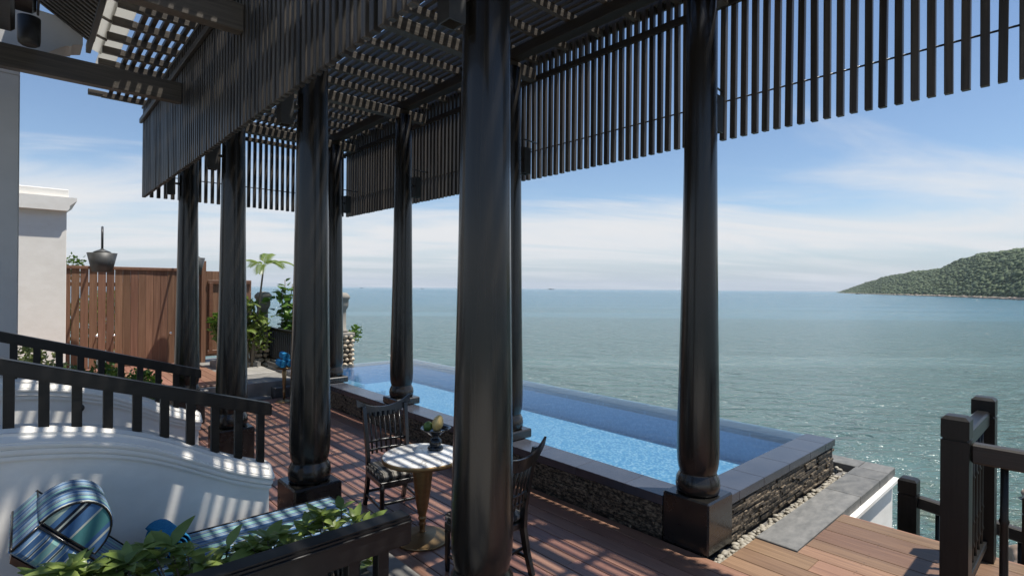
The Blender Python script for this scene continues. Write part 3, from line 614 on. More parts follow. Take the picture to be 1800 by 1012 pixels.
# ================================================================== STAIR WALLS AND RAILS
def stairwall(label, raillabel, y0, th=.20):
    t = thing('stair_wall', label, 'wall', (.5, y0+th/2, 0))
    key = [(-3.0, 1.34), (-.1, 1.315), (.25, 1.27), (.55, 1.20), (.80, 1.09), (1.0, .975), (1.2, .865), (1.35, .80), (1.47, .765)]
    xs = np.linspace(-1.6, 1.47, 60); ks = np.array(key); zt = np.interp(xs, ks[:, 0], ks[:, 1])
    for _ in range(14): zt[1:-1] = (zt[:-2]+2*zt[1:-1]+zt[2:])/4
    P = [(a, b) for a, b in zip(xs, zt)]
    body = [(-1.6, -.02)]+[(a, b-.02) for a, b in P]+[(1.47, -.02)]
    link('wall', prism(body, y0+.02, y0+th, 'white'), (0, 0, 0), t)
    def band(z0, z1, out, x1, slope=0.0):
        pts = [(a, b) for a, b in P if a < x1]+[(x1, P[-1][1])]
        vs, fs = [], []
        for a, b in pts:
            vs += [(a, y0-out, b+z0), (a, y0-out, b+z0+.03)]*1 + [(a, y0-out+slope, b+z1), (a, y0+th+.02, b+z1), (a, y0+th+.02, b+z0)] if slope else [(a, y0-out, b+z0), (a, y0-out, b+z1), (a, y0+th+.02, b+z1), (a, y0+th+.02, b+z0)]
        K = 5 if slope else 4
        for i in range(len(pts)-1):
            for k in range(K): fs.append((i*K+k, i*K+K+k, i*K+K+(k+1) % K, i*K+(k+1) % K))
        e = (len(pts)-1)*K; fs += [tuple(range(K)), tuple(e+K-1-k for k in range(K))]
        me = mesh_from(vs, fs, 'white'); bm = bmesh.new(); bm.from_mesh(me); bmesh.ops.recalc_face_normals(bm, faces=bm.faces)
        bmesh.ops.bevel(bm, geom=[e for e in bm.edges if len(e.link_faces) == 2 and abs(e.calc_face_angle(0)) > .6], offset=.008, segments=2, affect='EDGES'); bm.to_mesh(me); bm.free()
        return me
    link('cap', band(-.105, 0, .030, 1.50, .10), (0, 0, 0), t)
    link('moulding', band(-.147, -.106, .020, 1.490), (0, 0, 0), t)
    link('moulding', band(-.186, -.148, .008, 1.482), (0, 0, 0), t)
    # handrail with square balusters
    r = thing('stair_railing', raillabel, 'railing', (.5, y0+th/2, 0))
    yr = y0+th/2
    ra, rb = (-1.7, 1.245+3.2*.315), (1.50, 1.245)
    zr = lambda x: 1.745-.003+(1.25-1.745)*(x+.1)/1.6
    pts = [(-1.6, zr(-1.6)-.1), (1.50, zr(1.5)-.1), (1.50, zr(1.5)), (-1.6, zr(-1.6))]
    me = prism(pts, yr-.05, yr+.05, 'rail'); bm = bmesh.new(); bm.from_mesh(me); bmesh.ops.bevel(bm, geom=bm.edges[:], offset=.008, segments=2, affect='EDGES'); bm.to_mesh(me); bm.free()
    link('handrail', me, (0, 0, 0), r)
    x = 1.425
    while x > -1.4:
        zb = float(np.interp(x, xs, zt))-.004; z1 = zr(x)-.09
        link('baluster', box(.055, .045, round(z1-zb, 3), 'rail', .003), (x, yr, (z1+zb)/2), r); x -= .165
    return t
wn1 = stairwall('white curved stair wall with moulded cap behind the striped daybed', 'black sloping handrail with square balusters above the daybed wall', 4.47)
wn2 = stairwall('white curved stair wall with round step light, on the far side of the stairs', 'black sloping handrail on the far stair wall before the hedge', 6.80)
link('step_light', lathe([(.035, 0), (.04, .006), (.03, .012), (.012, .014)], 'metal', 20), (.42, 6.765, .985), wn2, (math.radians(90), 0, 0))
stairs = tag(link('stairs', None, (0, 0, 0)), kind='structure')
for i in range(6): link('step', box(.5 if i < 5 else 2.4, 2.1, .15, 'strip', .01), (1.0-.34*i-(0 if i < 5 else .95), 5.735, .075+.15*i), stairs)

# camera-side railing
fr = thing('front_railing', 'heavy black horizontal railing before the leafy planter', 'railing', (.3, 2.4, 0))
me = prism([(-1.4, .905), (1.465, .905), (1.465, 1.05), (-1.4, 1.05)], 2.345, 2.455, 'rail'); bm = bmesh.new(); bm.from_mesh(me); bmesh.ops.bevel(bm, geom=bm.edges[:], offset=.010, segments=2, affect='EDGES'); bm.to_mesh(me); bm.free()
link('handrail', me, (0, 0, 0), fr)
link('bead', box(2.86, .012, .012, 'rail', .003), (.032, 2.341, 1.022), fr.children[0])
x = 1.32
while x > -1.3: link('baluster', box(.06, .06, .60, 'rail', .004), (x, 2.40, .61), fr); x -= .155
link('bottom_rail', box(2.85, .09, .08, 'rail', .006), (.04, 2.40, .28), fr)
MT['bounce_paving'] = textured('bounce_paving', (0.42, 0.39, 0.34), (0.52, 0.49, 0.43), 0.7, (3, 3, 3), 6, 0.1)
bounce_platform = struct('bounce_platform', box(6.9, 7.9, .9, 'bounce_paving', .01), (-2.0, -1.68, -.14))  # out-of-view platform, made pale and enlarged to bounce light onto the walls
bed = thing('planter', 'low dark stone planter bed behind the front railing', 'planter', (.3, 3.05, 0))
link('front_wall', box(3.1, .10, .34, 'darkstone', .01), (.15, 2.56, .17), bed); link('back_wall', box(3.1, .08, .34, 'darkstone', .01), (.15, 3.52, .17), bed)
link('end_wall', box(.08, .86, .34, 'darkstone', .01), (1.66, 3.05, .17), bed); link('soil', box(3.0, .88, .26, 'soil', 0), (.12, 3.05, .13), bed)
kerb = tag(link('stone_kerb', None, (0, 0, 0)), kind='structure')
for a, b in ((2.62, 3.3), (3.3, 4.02)): link('slab', box(.50, b-a-.006, .05, 'slab', .006), (1.965, (a+b)/2, .026), kerb)

# ================================================================== FURNITURE
def uv_fn(p, c): return (c.x, c.y)
# daybed --------------------------------------------------------------
db = thing('daybed', 'blue striped daybed with raised backrest against the white curved wall', 'daybed', (1.0, 4.05, 0))
def mattress(poly, y0, y1, r=.03):
    """profile in XZ (top edge first) -> soft box with stripe UVs running along its length"""
    n = len(poly); vs, fs = [], []
    sec = [(0, r), (.012, .012), (r, 0)]
    ys = [y0, y0+.012, y0+r, y1-r, y1-.012, y1]; ins = [r, .012, 0, 0, .012, r]
    c = Vector((sum(p[0] for p in poly)/n, sum(p[1] for p in poly)/n))
    def inset(d):
        out = []
        for i in range(n):
            p0, p1, p2 = Vector(poly[i-1]), Vector(poly[i]), Vector(poly[(i+1) % n])
            e1, e2 = (p1-p0).normalized(), (p2-p1).normalized(); n1, n2 = Vector((e1.y, -e1.x)), Vector((e2.y, -e2.x))
            b = (n1+n2); b = b/max(.3, b.length_squared)*2
            out.append(p1-b*d)
        return out
    for y, d in zip(ys, ins): vs += [(q.x, y, q.y) for q in inset(d)]
    for j in range(5):
        for i in range(n): fs.append((j*n+i, j*n+(i+1) % n, (j+1)*n+(i+1) % n, (j+1)*n+i))
    fs += [tuple(range(n)), tuple(range(5*n, 6*n))[::-1]]
    return vs, fs
def mattress_obj(name, poly, y0, y1, parent):
    vs, fs = mattress(poly, y0, y1)
    d0 = (Vector(poly[0])-Vector(poly[1])).normalized(); nrm = Vector((-d0.y, d0.x)); o = Vector(poly[0])
    def uv(p, c):
        if abs(p.normal.y) > .8: return (0, (Vector((c.x, c.z))-o).dot(nrm)*1.25+y0)
        return (0, c.y)
    me = mesh_from(vs, fs, 'stripe', False, uv)
    bm = bmesh.new(); bm.from_mesh(me); bmesh.ops.recalc_face_normals(bm, faces=bm.faces); bm.to_mesh(me); bm.free()
    return link(name, me, (0, 0, 0), parent)
DY0, DY1 = 3.74, 4.42
m1_ = mattress_obj('seat_mattress', [(.56, .27), (1.95, .27), (1.95, .42), (.50, .42)][::1], DY0, DY1, db)
a = math.atan2(.51, -.48); ux, uz = -.685, .728; nx, nz_ = -uz, ux   # up the slope / under the slope
T0, T1 = Vector((.535, .43)), Vector((.07, .93)); nn = Vector((-.728, -.685))*.16
m2_ = mattress_obj('back_mattress', [tuple(T0+nn), tuple(T0), tuple(T1), tuple(T1+nn)], DY0, DY1, db)
def piping(pts, parent): return link('piping', tube(pts, .007, 'black_col', 6), (0, 0, 0), parent)
e = .003
piping([(1.95-.01, DY0+.01, .42-e), (.53, DY0+.01, .42-e)], m1_); piping([(1.95-.01, DY1-.01, .42-e), (.53, DY1-.01, .42-e)], m1_); piping([(1.945, DY0+.02, .417), (1.945, DY1-.02, .417)], m1_)
for yy in (DY0+.01, DY1-.01): piping([(T0.x, yy, T0.y), (T1.x, yy, T1.y)], m2_)
piping([(T1.x+.004, DY0+.02, T1.y-.006), (T1.x+.004, DY1-.02, T1.y-.006)], m2_)
B1 = T1+nn
piping([(B1.x+.01, DY0+.02, B1.y+.01), (B1.x+.01, DY1-.02, B1.y+.01)], m2_); piping([(B1.x+.01, DY0+.012, B1.y+.01), (T1.x, DY0+.012, T1.y)], m2_)
link('frame', box(1.38, .66, .07, 'brownwood', .006), (1.26, 4.08, .225), db)
me = prism([tuple(T0+nn*1.02), tuple(T0.lerp(T1, .97)+nn*1.02), tuple(T0.lerp(T1, .94)+nn*1.2), tuple(T0+nn*1.2)], DY0+.02, DY1-.02, 'brownwood'); link('back_frame', me, (0, 0, 0), db)
link('prop', box(.05, .5, .42, 'brownwood', .004), (.20, 4.08, .30), db, (0, math.radians(-12), 0))
for x in (.66, 1.88):
    for yy in (3.80, 4.36): link('leg', box(.06, .06, .19, 'brownwood', .004), (x, yy, .096), db)
# bolster
bol = thing('bolster_cushion', 'blue and teal striped half-round bolster on the daybed backrest', 'cushion', (.2, 3.95, .8))
cB = T0.lerp(T1, .76); up = Vector((ux, uz)); no = Vector((.728, .685))
n = 20; pr = []
for i in range(n+1):
    q = math.pi*i/n; pr.append(cB+up*(.175*math.cos(q))+no*(.215*math.sin(q)**.9+.012))
pr += [cB+up*(-.150)+no*.010, cB+up*(.150)+no*.010]
ys = [3.77, 3.785, 3.80, 4.20, 4.215, 4.23]; sc_ = [.93, .975, 1, 1, .975, .93]
cc = cB+no*.08; vs, fs = [], []; n2 = len(pr)
for y, s in zip(ys, sc_): vs += [((cc+(p-cc)*s).x, y, (cc+(p-cc)*s).y) for p in pr]
for j in range(5):
    for i in range(n2): fs.append((j*n2+i, j*n2+(i+1) % n2, (j+1)*n2+(i+1) % n2, (j+1)*n2+i))
body = mesh_from(vs, fs, 'stripe', True, lambda p, c: (0, c.y+.05)); link('cover', body, (0, 0, 0), bol)
capv = [v for v in vs[:n2]]; link('end_panel', mesh_from(capv, [tuple(range(n2))], 'stripe_big', False, lambda p, c: (0, (Vector((c.x, c.z))-cB).dot(up)*.8+.15)), (0, 0, 0), bol)
link('end_panel', mesh_from(vs[5*n2:], [tuple(range(n2))[::-1]], 'stripe_big', False, lambda p, c: (0, (Vector((c.x, c.z))-cB).dot(up)*.8+.15)), (0, 0, 0), bol)
link('piping', tube([(v[0], v[1], v[2]) for v in capv]+[capv[0]], .006, 'black_col', 6), (0, 0, 0), bol)
# rolled towels
def towel_mesh(r, L):
    vs, fs = [], []; N = 60; turns = 3.4
    prof_ = []
    for i in range(N+1):
        q = i/N*turns*2*math.pi; rr = .012+(r-.012)*(i/N)**.9; prof_.append((rr*math.cos(q), rr*math.sin(q)))
    th = .010
    for y in (-L/2, -L/2+.01, L/2-.01, L/2):
        k = .0 if abs(y) < L/2-.005 else .004
        for i, (a, b) in enumerate(prof_):
            rr = math.hypot(a, b); s = (rr-k)/rr; vs.append((a*s, y, b*s))
        for i, (a, b) in enumerate(prof_):
            rr = math.hypot(a, b); s = max(.2, (rr-th)/rr); vs.append((a*s, y, b*s))
    M_ = 2*(N+1)
    for j in range(3):
        for i in range(N):
            fs.append((j*M_+i, j*M_+i+1, (j+1)*M_+i+1, (j+1)*M_+i)); fs.append((j*M_+N+1+i+1, j*M_+N+1+i, (j+1)*M_+N+1+i, (j+1)*M_+N+2+i))
        fs.append((j*M_+N, j*M_+2*N+1, (j+1)*M_+2*N+1, (j+1)*M_+N))
    for i in range(N):
        fs.append((i, N+1+i, N+2+i, i+1)); fs.append((3*M_+i, 3*M_+i+1, 3*M_+N+2+i, 3*M_+N+1+i))
    return mesh_from(vs, fs, 'towel', True)
def towel(label, loc, r, L, rz, grp=None):
    t = link('rolled_towel', towel_mesh(r, L), loc); t.rotation_euler = (0, 0, rz); tag(t, label, 'towel', grp); return t
towel('rolled blue towel lying on the striped daybed seat', (.715, 4.14, .422+.098), .098, .34, .15)

# table ---------------------------------------------------------------
TX, TY = 2.60, 4.0
tb = thing('round_table', 'round marble-topped table on a tapered brass pedestal', 'table', (TX, TY, 0))
tt_ = link('table_top', lathe([(.335, .705), (.345, .712), (.347, .735), (.335, .742), (.0001, .7425)], 'marble', 48), (TX, TY, 0), tb)
link('rim', lathe([(.30, .695), (.350, .698), (.3525, .712), (.3525, .728), (.3475, .734), (.3475, .7)], 'brass', 48), (TX, TY, 0), tt_)
link('pedestal', lathe([(.095, .694), (.088, .60), (.070, .42), (.050, .28), (.034, .215), (.030, .20), (.036, .195), (.036, .18), (.028, .17), (.026, .15), (.034, .135), (.024, .12), (.022, .075), (.03, .06)], 'brass', 32), (TX, TY, 0), tb)
link('base', lathe([(.235, .0025), (.238, .012), (.225, .02), (.12, .035), (.05, .05), (.03, .065)], 'brass', 40), (TX, TY, 0), tb)
# fruit stand
SXx, SYy = 2.792-.03, 4.075-.03
fs_ = thing('fruit_stand', 'black glazed footed fruit stand on the marble table', 'fruit stand', (SXx, SYy, .744))
link('foot', lathe([(.068, 0), (.072, .012), (.066, .026), (.050, .034), (.048, .04), (.056, .05), (.058, .065), (.050, .085), (.034, .10), (.028, .11), (.032, .118)], 'black_gloss', 32), (SXx, SYy, .7445), fs_)
link('bowl', lathe([(.030, .116), (.060, .135), (.10, .165), (.132, .182), (.140, .190), (.136, .194), (.11, .180), (.07, .166), (.0001, .16)], 'black_gloss', 40), (SXx, SYy, .7445), fs_)
def fruit(name, label, cat, loc, rad, mat, rot, bend=0):
    v0, f0 = ico(3); v = v0*np.array(rad)
    if bend: v[:, 0] += bend*(v[:, 2]/rad[2])**2*np.sign(v[:, 2]); k = 1-.28*np.clip(v[:, 2]/rad[2], 0, 1)**1.5; v[:, 0] *= k; v[:, 1] *= k
    o = link(name, mesh_from(v, [tuple(f) for f in f0], mat, True), loc); o.rotation_euler = rot; tag(o, label, cat)
fz = .744+.176
fruit('mango', 'pale yellow mango standing on the black fruit stand', 'mango', (SXx+.0, SYy-.035, fz+.066), (.056, .050, .080), 'mango', (.35, -.55, .7), .022)
fruit('green_fruit', 'small green fruit left of the mango, in open view on the stand', 'fruit', (SXx-.062, SYy+.030, fz+.032), (.042, .042, .046), 'greenfruit', (.3, .2, 0))
fruit('green_fruit', 'green fruit half hidden behind the yellow mango', 'fruit', (SXx+.045, SYy+.045, fz+.034), (.040, .040, .044), 'greenfruit', (0, .4, 1))

# chairs --------------------------------------------------------------
def chair(label, loc, rz):
    """origin on the floor under the seat centre, facing -Y, back at +Y"""
    t = thing('chair', label, 'chair', loc, 'black slat-back chairs at the marble table')
    def P(name, me, l=(0, 0, 0), rot=None):
        o = bpy.data.objects.new(name, me); col.objects.link(o); o.parent = t; o.location = l
        if rot: o.rotation_euler = rot
        return o
    W, D, SH = .47, .45, .36
    for s in (-1, 1):
        P('leg', lathe([(.017, 0.002), (.021, .05), (.0225, SH-.06), (.026, SH-.05), (.022, SH-.04), (.023, SH)], 'chair', 12), (s*(W/2-.025), -D/2+.025, 0))
        # rear leg sweeping back into the back post
        pts = [(s*(W/2-.03), D/2+.085, .002), (s*(W/2-.03), D/2+.03, .16), (s*(W/2-.03), D/2-.012, .34), (s*(W/2-.028), D/2-.002, .50), (s*(W/2-.022), D/2+.04, .74), (s*(W/2-.014), D/2+.095, .985)]
        vs, fs = [], []
        for i, p in enumerate(pts):
            w, d = .018, (.020, .024, .027, .024, .021, .018)[i]
            vs += [(p[0]-w, p[1]-d, p[2]), (p[0]+w, p[1]-d, p[2]), (p[0]+w, p[1]+d, p[2]), (p[0]-w, p[1]+d, p[2])]
        for i in range(len(pts)-1):
            for k in range(4): fs.append((i*4+k, i*4+(k+1) % 4, i*4+4+(k+1) % 4, i*4+4+k))
        fs += [(3, 2, 1, 0), tuple(range(len(vs)-4, len(vs)))]
        P('back_post', mesh_from(vs, fs, 'chair', False))
        P('stretcher', box(.022, D, .026, 'chair', .004), (s*(W/2-.028), .02, .12))
    P('stretcher', box(W-.06, .02, .026, 'chair', .004), (0, -D/2+.025, .17)); P('stretcher', box(W-.06, .02, .026, 'chair', .004), (0, D/2-.02, .17))
    P('seat_frame', box(W-.004, D-.02, .055, 'chair', .008), (0, -.005, SH-.005))
    # cushion with striped cover
    bm = bmesh.new(); bmesh.ops.create_cube(bm, size=1); bmesh.ops.scale(bm, vec=(W+.006, D-.03, .075), verts=bm.verts); bmesh.ops.bevel(bm, geom=bm.edges[:], offset=.022, segments=3, affect='EDGES')
    me = bm_mesh(bm, 'seat_stripe', True); l = me.uv_layers.new(name='UVMap')
    for p in me.polygons:
        for li, vi in zip(p.loop_indices, p.vertices):
            c = me.vertices[vi].co; l.data[li].uv = (0, c.x+1 if abs(p.normal.x) < .75 else c.y+1)
    cu = P('cushion', me, (0, -.012, SH+.0605))
    # crest rail: curved plan, horned ends
    vs, fs = [], []; N = 20
    for i in range(N+1):
        u = -1+2*i/N; x = u*(W/2+.05); y = D/2+.105+.045*(1-u*u)+.02*abs(u)**3; top = .955+.105*abs(u)**2.2; h = .095-.028*abs(u)**3
        for dy, dz in ((-.011, 0), (-.011, -h), (.011, -h), (.011, 0)): vs.append((x, y+dy+(.018 if dz == 0 else 0), top+dz))
    for i in range(N):
        for k in range(4): fs.append((i*4+k, i*4+(k+1) % 4, i*4+4+(k+1) % 4, i*4+4+k))
    fs += [(3, 2, 1, 0), tuple(range(len(vs)-4, len(vs)))]
    me = mesh_from(vs, fs, 'chair'); bm = bmesh.new(); bm.from_mesh(me); bmesh.ops.recalc_face_normals(bm, faces=bm.faces); bm.to_mesh(me); bm.free(); P('crest_rail', me)
    for z, dd in ((.56, .004), (.64, .022)):
        pts = [(u*(W/2-.03), D/2+.005+dd+.032*(1-u*u), z) for u in np.linspace(-1, 1, 9)]
        P('lower_rail', tube(pts, .013, 'chair', 6))
    for i in range(7):
        u = -.75+1.5*i/6; x = u*(W/2-.03); c = .032*(1-u*u)
        P('spindle', tube([(x, D/2+.005+c, .52), (x, D/2+.035+c*1.1, .70), (x*1.04, D/2+.098+c*1.3, .91)], .0105, 'chair', 6))
    t.rotation_euler = (0, 0, rz); return t
chair('black slat-back chair on the wall side of the marble table facing the column', (2.73, 4.68, 0.0), math.radians(-9))
chair('black slat-back chair partly hidden behind the thick column at the marble table', (2.68, 3.235, 0.0), math.radians(184))

# towel stand -------------------------------------------------------------
ts = thing('towel_stand', 'slender brass pedestal stand holding rolled blue towels', 'stand', (3.70, 10.5, 0))
link('tray', lathe([(.02, .60), (.14, .625), (.19, .65), (.195, .66), (.185, .662), (.0001, .65)], 'brass', 32), (3.70, 10.5, 0), ts)
link('pedestal', lathe([(.03, .60), (.042, .58), (.036, .40), (.026, .25), (.022, .20), (.03, .19), (.022, .17), (.02, .04)], 'brass', 20), (3.70, 10.5, 0), ts)
link('base', lathe([(.15, .002), (.155, .01), (.12, .02), (.03, .045)], 'brass', 28), (3.70, 10.5, 0), ts)
tw = 'rolled blue towels on the brass stand'
towel('lower rolled blue towel showing its coil end on the brass stand', (3.615, 10.46, .663+.075), .075, .34, -.12, tw)
towel('lower rolled blue towel partly behind the column on the brass stand', (3.77, 10.50, .663+.075), .075, .34, -.12, tw)
towel('topmost rolled blue towel resting on two others', (3.69, 10.49, .663+.075+.132), .075, .34, -.12, tw)

# ================================================================== BACK: fence, showers, block, pillars, plants
fence = thing('plank_fence', 'tall brown plank fence behind the shower terrace', 'fence', (2, 15, .33))
x = .62; i = 0
while x < 3.2:
    w = .142; link('board', box(w, .028, 2.20, 'fence', .003), (x+w/2, 15.0+random.uniform(-.004, .004), 1.435), fence)
    x += w+(.011 if x < 1.5 else .003)
link('cap_rail', box(2.75, .09, .07, 'fence', .006), (1.98, 15.0, 2.568), fence)
link('back_rail', box(2.65, .05, .09, 'fence', .004), (1.93, 15.045, 2.2), fence); link('back_rail', box(2.65, .05, .09, 'fence', .004), (1.93, 15.045, .8), fence)
link('post', box(.10, .12, 2.5, 'fence', .006), (3.30, 14.97, 1.55), fence)
gate = thing('timber_gate', 'reddish brown framed timber panel next to the plank fence', 'gate', (3.9, 14.9, .3))
gp = [(4.42, .32)]+[(4.42-.28*(1-math.cos(q)), 2.20+.35*math.sin(q)) for q in np.linspace(0, math.pi/2, 8)]+[(3.37, 2.55), (3.37, .32)]
for a in range(8):
    x0 = 3.352+a*.131; x1 = min(4.42, x0+.128); ztop = 2.55 if x1 < 4.2 else (2.5 if x1 < 4.36 else 2.34)
    link('board', box(round(x1-x0, 3), .03, round(ztop-.45, 2), 'fence', .003), ((x0+x1)/2, 14.93, (ztop+.45)/2), gate)
for z in (.55, 2.28): link('crosspiece', box(1.0, .05, .09, 'brownwood', .004), (3.88, 14.88, z), gate)
link('stile', box(.08, .05, 1.7, 'brownwood', .004), (3.45, 14.878, 1.42), gate)
for x, lb in ((1.21, 'small chrome hook on the fence below the open-view shower bucket'), (1.52, 'small chrome hook on the fence beside another hook'), (2.60, 'single chrome hook on the fence near the column')):
    h = thing('wall_hook', lb, 'hook', (x, 14.98, 1.05), 'chrome hooks on the fence')
    pg = link('peg', tube([(0, 0, 0), (0, -.09, .01)], .012, 'chrome', 10), (x, 14.986, 1.05), h); link('knob', mesh_from(ico(2)[0]*.034, [tuple(f) for f in ico(2)[1]], 'chrome', True), (x, 14.885, 1.062), pg)
def shower(label, x, y, zt, reach):
    t = thing('bucket_shower', label, 'shower', (x, 15.06, zt), 'bucket showers above the fence')
    link('bucket', lathe([(.165, -.40), (.175, -.40), (.265, 0.0), (.245, 0.0), (.16, -.37), (.0001, -.37)], 'bucket', 32), (x, y, zt), t)
    link('lid', lathe([(.155, 0.015), (.16, .02), (.10, .05), (.04, .075), (.03, .09)], 'bucket', 28), (x, y, zt), t)
    dx = (15.12-y)*(x/y if reach < .6 else -.12); pts = [(0, 0, .08), (0, 0, .42)]+[(dx*(1-math.cos(q))/2, (15.12-y)*(1-math.cos(q))/2, .42+.16*math.sin(q)) for q in np.linspace(0.3, math.pi, 9)]+[(dx, 15.12-y, -.5), (dx, 15.12-y, -.9)]
    link('pipe', tube(pts, .022, 'bucket', 10), (x, y, zt), t)
    return t
shower('grey bucket shower hanging on a bent pipe before the fence', 1.235, 14.22, 2.86, .5)
shower('grey bucket shower on a bent pipe mostly hidden behind a column', 2.90, 14.22, 2.835, .7)
blk = thing('white_block', 'white rendered building block with moulded cornice beside the fence', 'building', (-1, 14.2, 0))
link('wall', box(3.2, 1.3, 3.40, 'white', .01), (-.98, 14.15, 2.0), blk)
link('cornice', prism([(-2.7, 3.60), (.63, 3.60), (.66, 3.66), (.66, 3.70), (.70, 3.74), (.765, 3.80), (.765, 3.86), (-2.7, 3.86)], 13.36, 14.95, 'white'), (0, 0, 0), blk)
link('parapet', box(3.25, 1.35, .16, 'white', .01), (-.98, 14.15, 3.94), blk)

def cobble_pillar(label, x, y, groups):
    t = thing('cobble_pillar', label, 'pillar', (x, y, .0), groups)
    w = .215
    link('core', box(2*w-.05, 2*w-.05, 1.0, 'dark_mortar', 0), (x, y, .50), t)
    z = .05; r = 0; cm = [blobs([(0, 0, 0)], [(.078, .052, .056)], 'cobble', 2, .06, .95, True) for _ in range(3)]
    while z < .95:
        for s in range(4):
            a = Vector(((1, 0), (0, 1), (-1, 0), (0, -1))[s]); b = Vector((-a.y, a.x))
            for k in range(3):
                q = Vector((x, y))+a*(w-.012)+b*(-w+.075+.145*k+(.03 if r % 2 else -.01))
                link('cobble', cm[(k+r) % 3], (q.x, q.y, z+.03), t, (0, 0, math.atan2(b.y, b.x)+random.uniform(-.2, .2)))
        z += .112; r += 1
    cp_ = link('cap', box(2*w+.06, 2*w+.06, .09, 'concrete', .015), (x, y, 1.03), t)
    link('lantern_stem', lathe([(.15, 0), (.15, .06), (.115, .08), (.11, .45), (.115, .55), (.155, .62), (.165, .68), (.165, .80), (.19, .82), (.20, .86), (.19, .90), (.13, .965), (.0001, .985)], 'concrete', 28), (x, y, 1.076), cp_)
cobble_pillar('cobble pillar with concrete lantern post beside the palm', 4.36, 13.85, 'cobble pillars at the pool end')
cobble_pillar('cobble pillar with concrete lantern post at the far pool edge', 5.80, 12.6, 'cobble pillars at the pool end')
led = thing('stone_ledge', 'low dark stone ledge with basalt top behind the towel stand', 'ledge', (4.4, 12.7, 0))
link('body', box(.36, 1.0, .40, 'slab', .01), (4.40, 12.55, .18), led); link('top', box(.40, 1.04, .07, 'darkstone', .01), (4.40, 12.55, .42), led)
lr = thing('ledge_railing', 'short black railing with thin balusters on the stone ledge', 'railing', (4.45, 12.6, .45))
link('handrail', box(.08, 1.75, .07, 'post', .015), (4.45, 12.95, 1.17), lr, (math.radians(0), 0, 0))
for i in range(13): link('baluster', box(.035, .04, .70, 'post', .004), (4.45, 12.16+i*.13, .80), lr)
link('bottom_rail', box(.06, 1.7, .05, 'post', .006), (4.45, 12.93, .481), lr)

# palm ---------------------------------------------------------------
def frond(L, n, droop, wl_, mat='leaf_palm'):
    vs, fs = [], []
    def pt(t): return Vector((0, L*t*(1-.18*t*droop), L*(.55*t-droop*t*t*.75)))
    for i in range(13):
        p = pt(i/12); w = .012*(1-i/14); vs += [p+Vector((-w, 0, 0)), p+Vector((w, 0, 0))]
    for i in range(12): fs.append((2*i, 2*i+1, 2*i+3, 2*i+2))
    for i in range(n):
        t = .18+.82*i/(n-1); p = pt(t); d = (pt(min(1, t+.02))-pt(t-.02)).normalized(); l = wl_*math.sin(math.pi*(.12+.80*t))**.7
        for s in (-1, 1):
            a = Vector((s*.80, 0, 0))+d*.75+Vector((0, 0, .05)); a.normalize(); b = len(vs); w = d*.011
            q1 = p+a*l*.5; q2 = p+a*l+Vector((0, 0, -l*.30))
            vs += [p-w*.5, p+w*.5, q1+w, q1-w, q2]; fs += [(b, b+1, b+2, b+3), (b+3, b+2, b+4)]
    return mesh_from(vs, fs, mat)
palm = thing('palm', 'slender multi-stemmed palm beside the cobble pillar', 'palm', (3.95, 13.35, .3))
fm = [frond(.72, 34, .95, .24), frond(.58, 30, 1.15, .20), frond(.80, 36, .8, .26)]
def stem(pts, r=.035): link('trunk', tube(pts, r, 'bark', 8, .55), (0, 0, 0), palm); return Vector(pts[-1])
tops = [stem([(3.95, 13.35, .25), (4.0, 13.33, 1.0), (4.10, 13.30, 1.8), (4.18, 13.28, 2.62)]), stem([(3.90, 13.40, .25), (3.86, 13.38, .9), (3.86, 13.35, 1.7)]), stem([(3.98, 13.42, .25), (4.06, 13.45, .8), (4.08, 13.45, 1.35)]), stem([(3.88, 13.3, .25), (3.75, 13.2, .7), (3.68, 13.15, 1.1)], .025)]
cfg = [(0, -65, 0, .25), (0, 20, 1, .45), (0, -110, 2, .15), (0, 95, 0, .3), (0, 150, 1, .1), (0, -150, 1, .55), (0, -30, 2, .6)]
for ti in (1, 2, 3):
    for k in range(7): cfg.append((ti, k*51+ti*20, k % 3, random.uniform(-.3, .3)))
for ti, az, mi, tilt in cfg:
    o = link('frond', fm[mi], tops[ti], palm, (tilt+(.35 if ti else 0), 0, math.radians(az)))
    if ti: o.scale = (.62, .62, .62)

# leaf meshes
def leafmesh(L, W, mat, fold=.25, curl=.25, n=5):
    vs, fs = [], []
    for i in range(n+1):
        t = i/n; w = W*math.sin(math.pi*(t**.8)*.96+.03)*.5; y = L*t; z = -curl*L*t*t
        vs += [(-w, y, z+fold*w), (0, y, z), (w, y, z+fold*w)]
    for i in range(n):
        for k in (0, 1): a = i*3+k; fs.append((a, a+1, a+4, a+3))
    return mesh_from(vs, fs, mat, True)
def leafdir(o, d, roll):
    q = Vector(d).to_track_quat('Y', 'Z'); e = q.to_matrix() @ Matrix.Rotation(roll, 3, 'Y'); o.rotation_euler = e.to_euler()
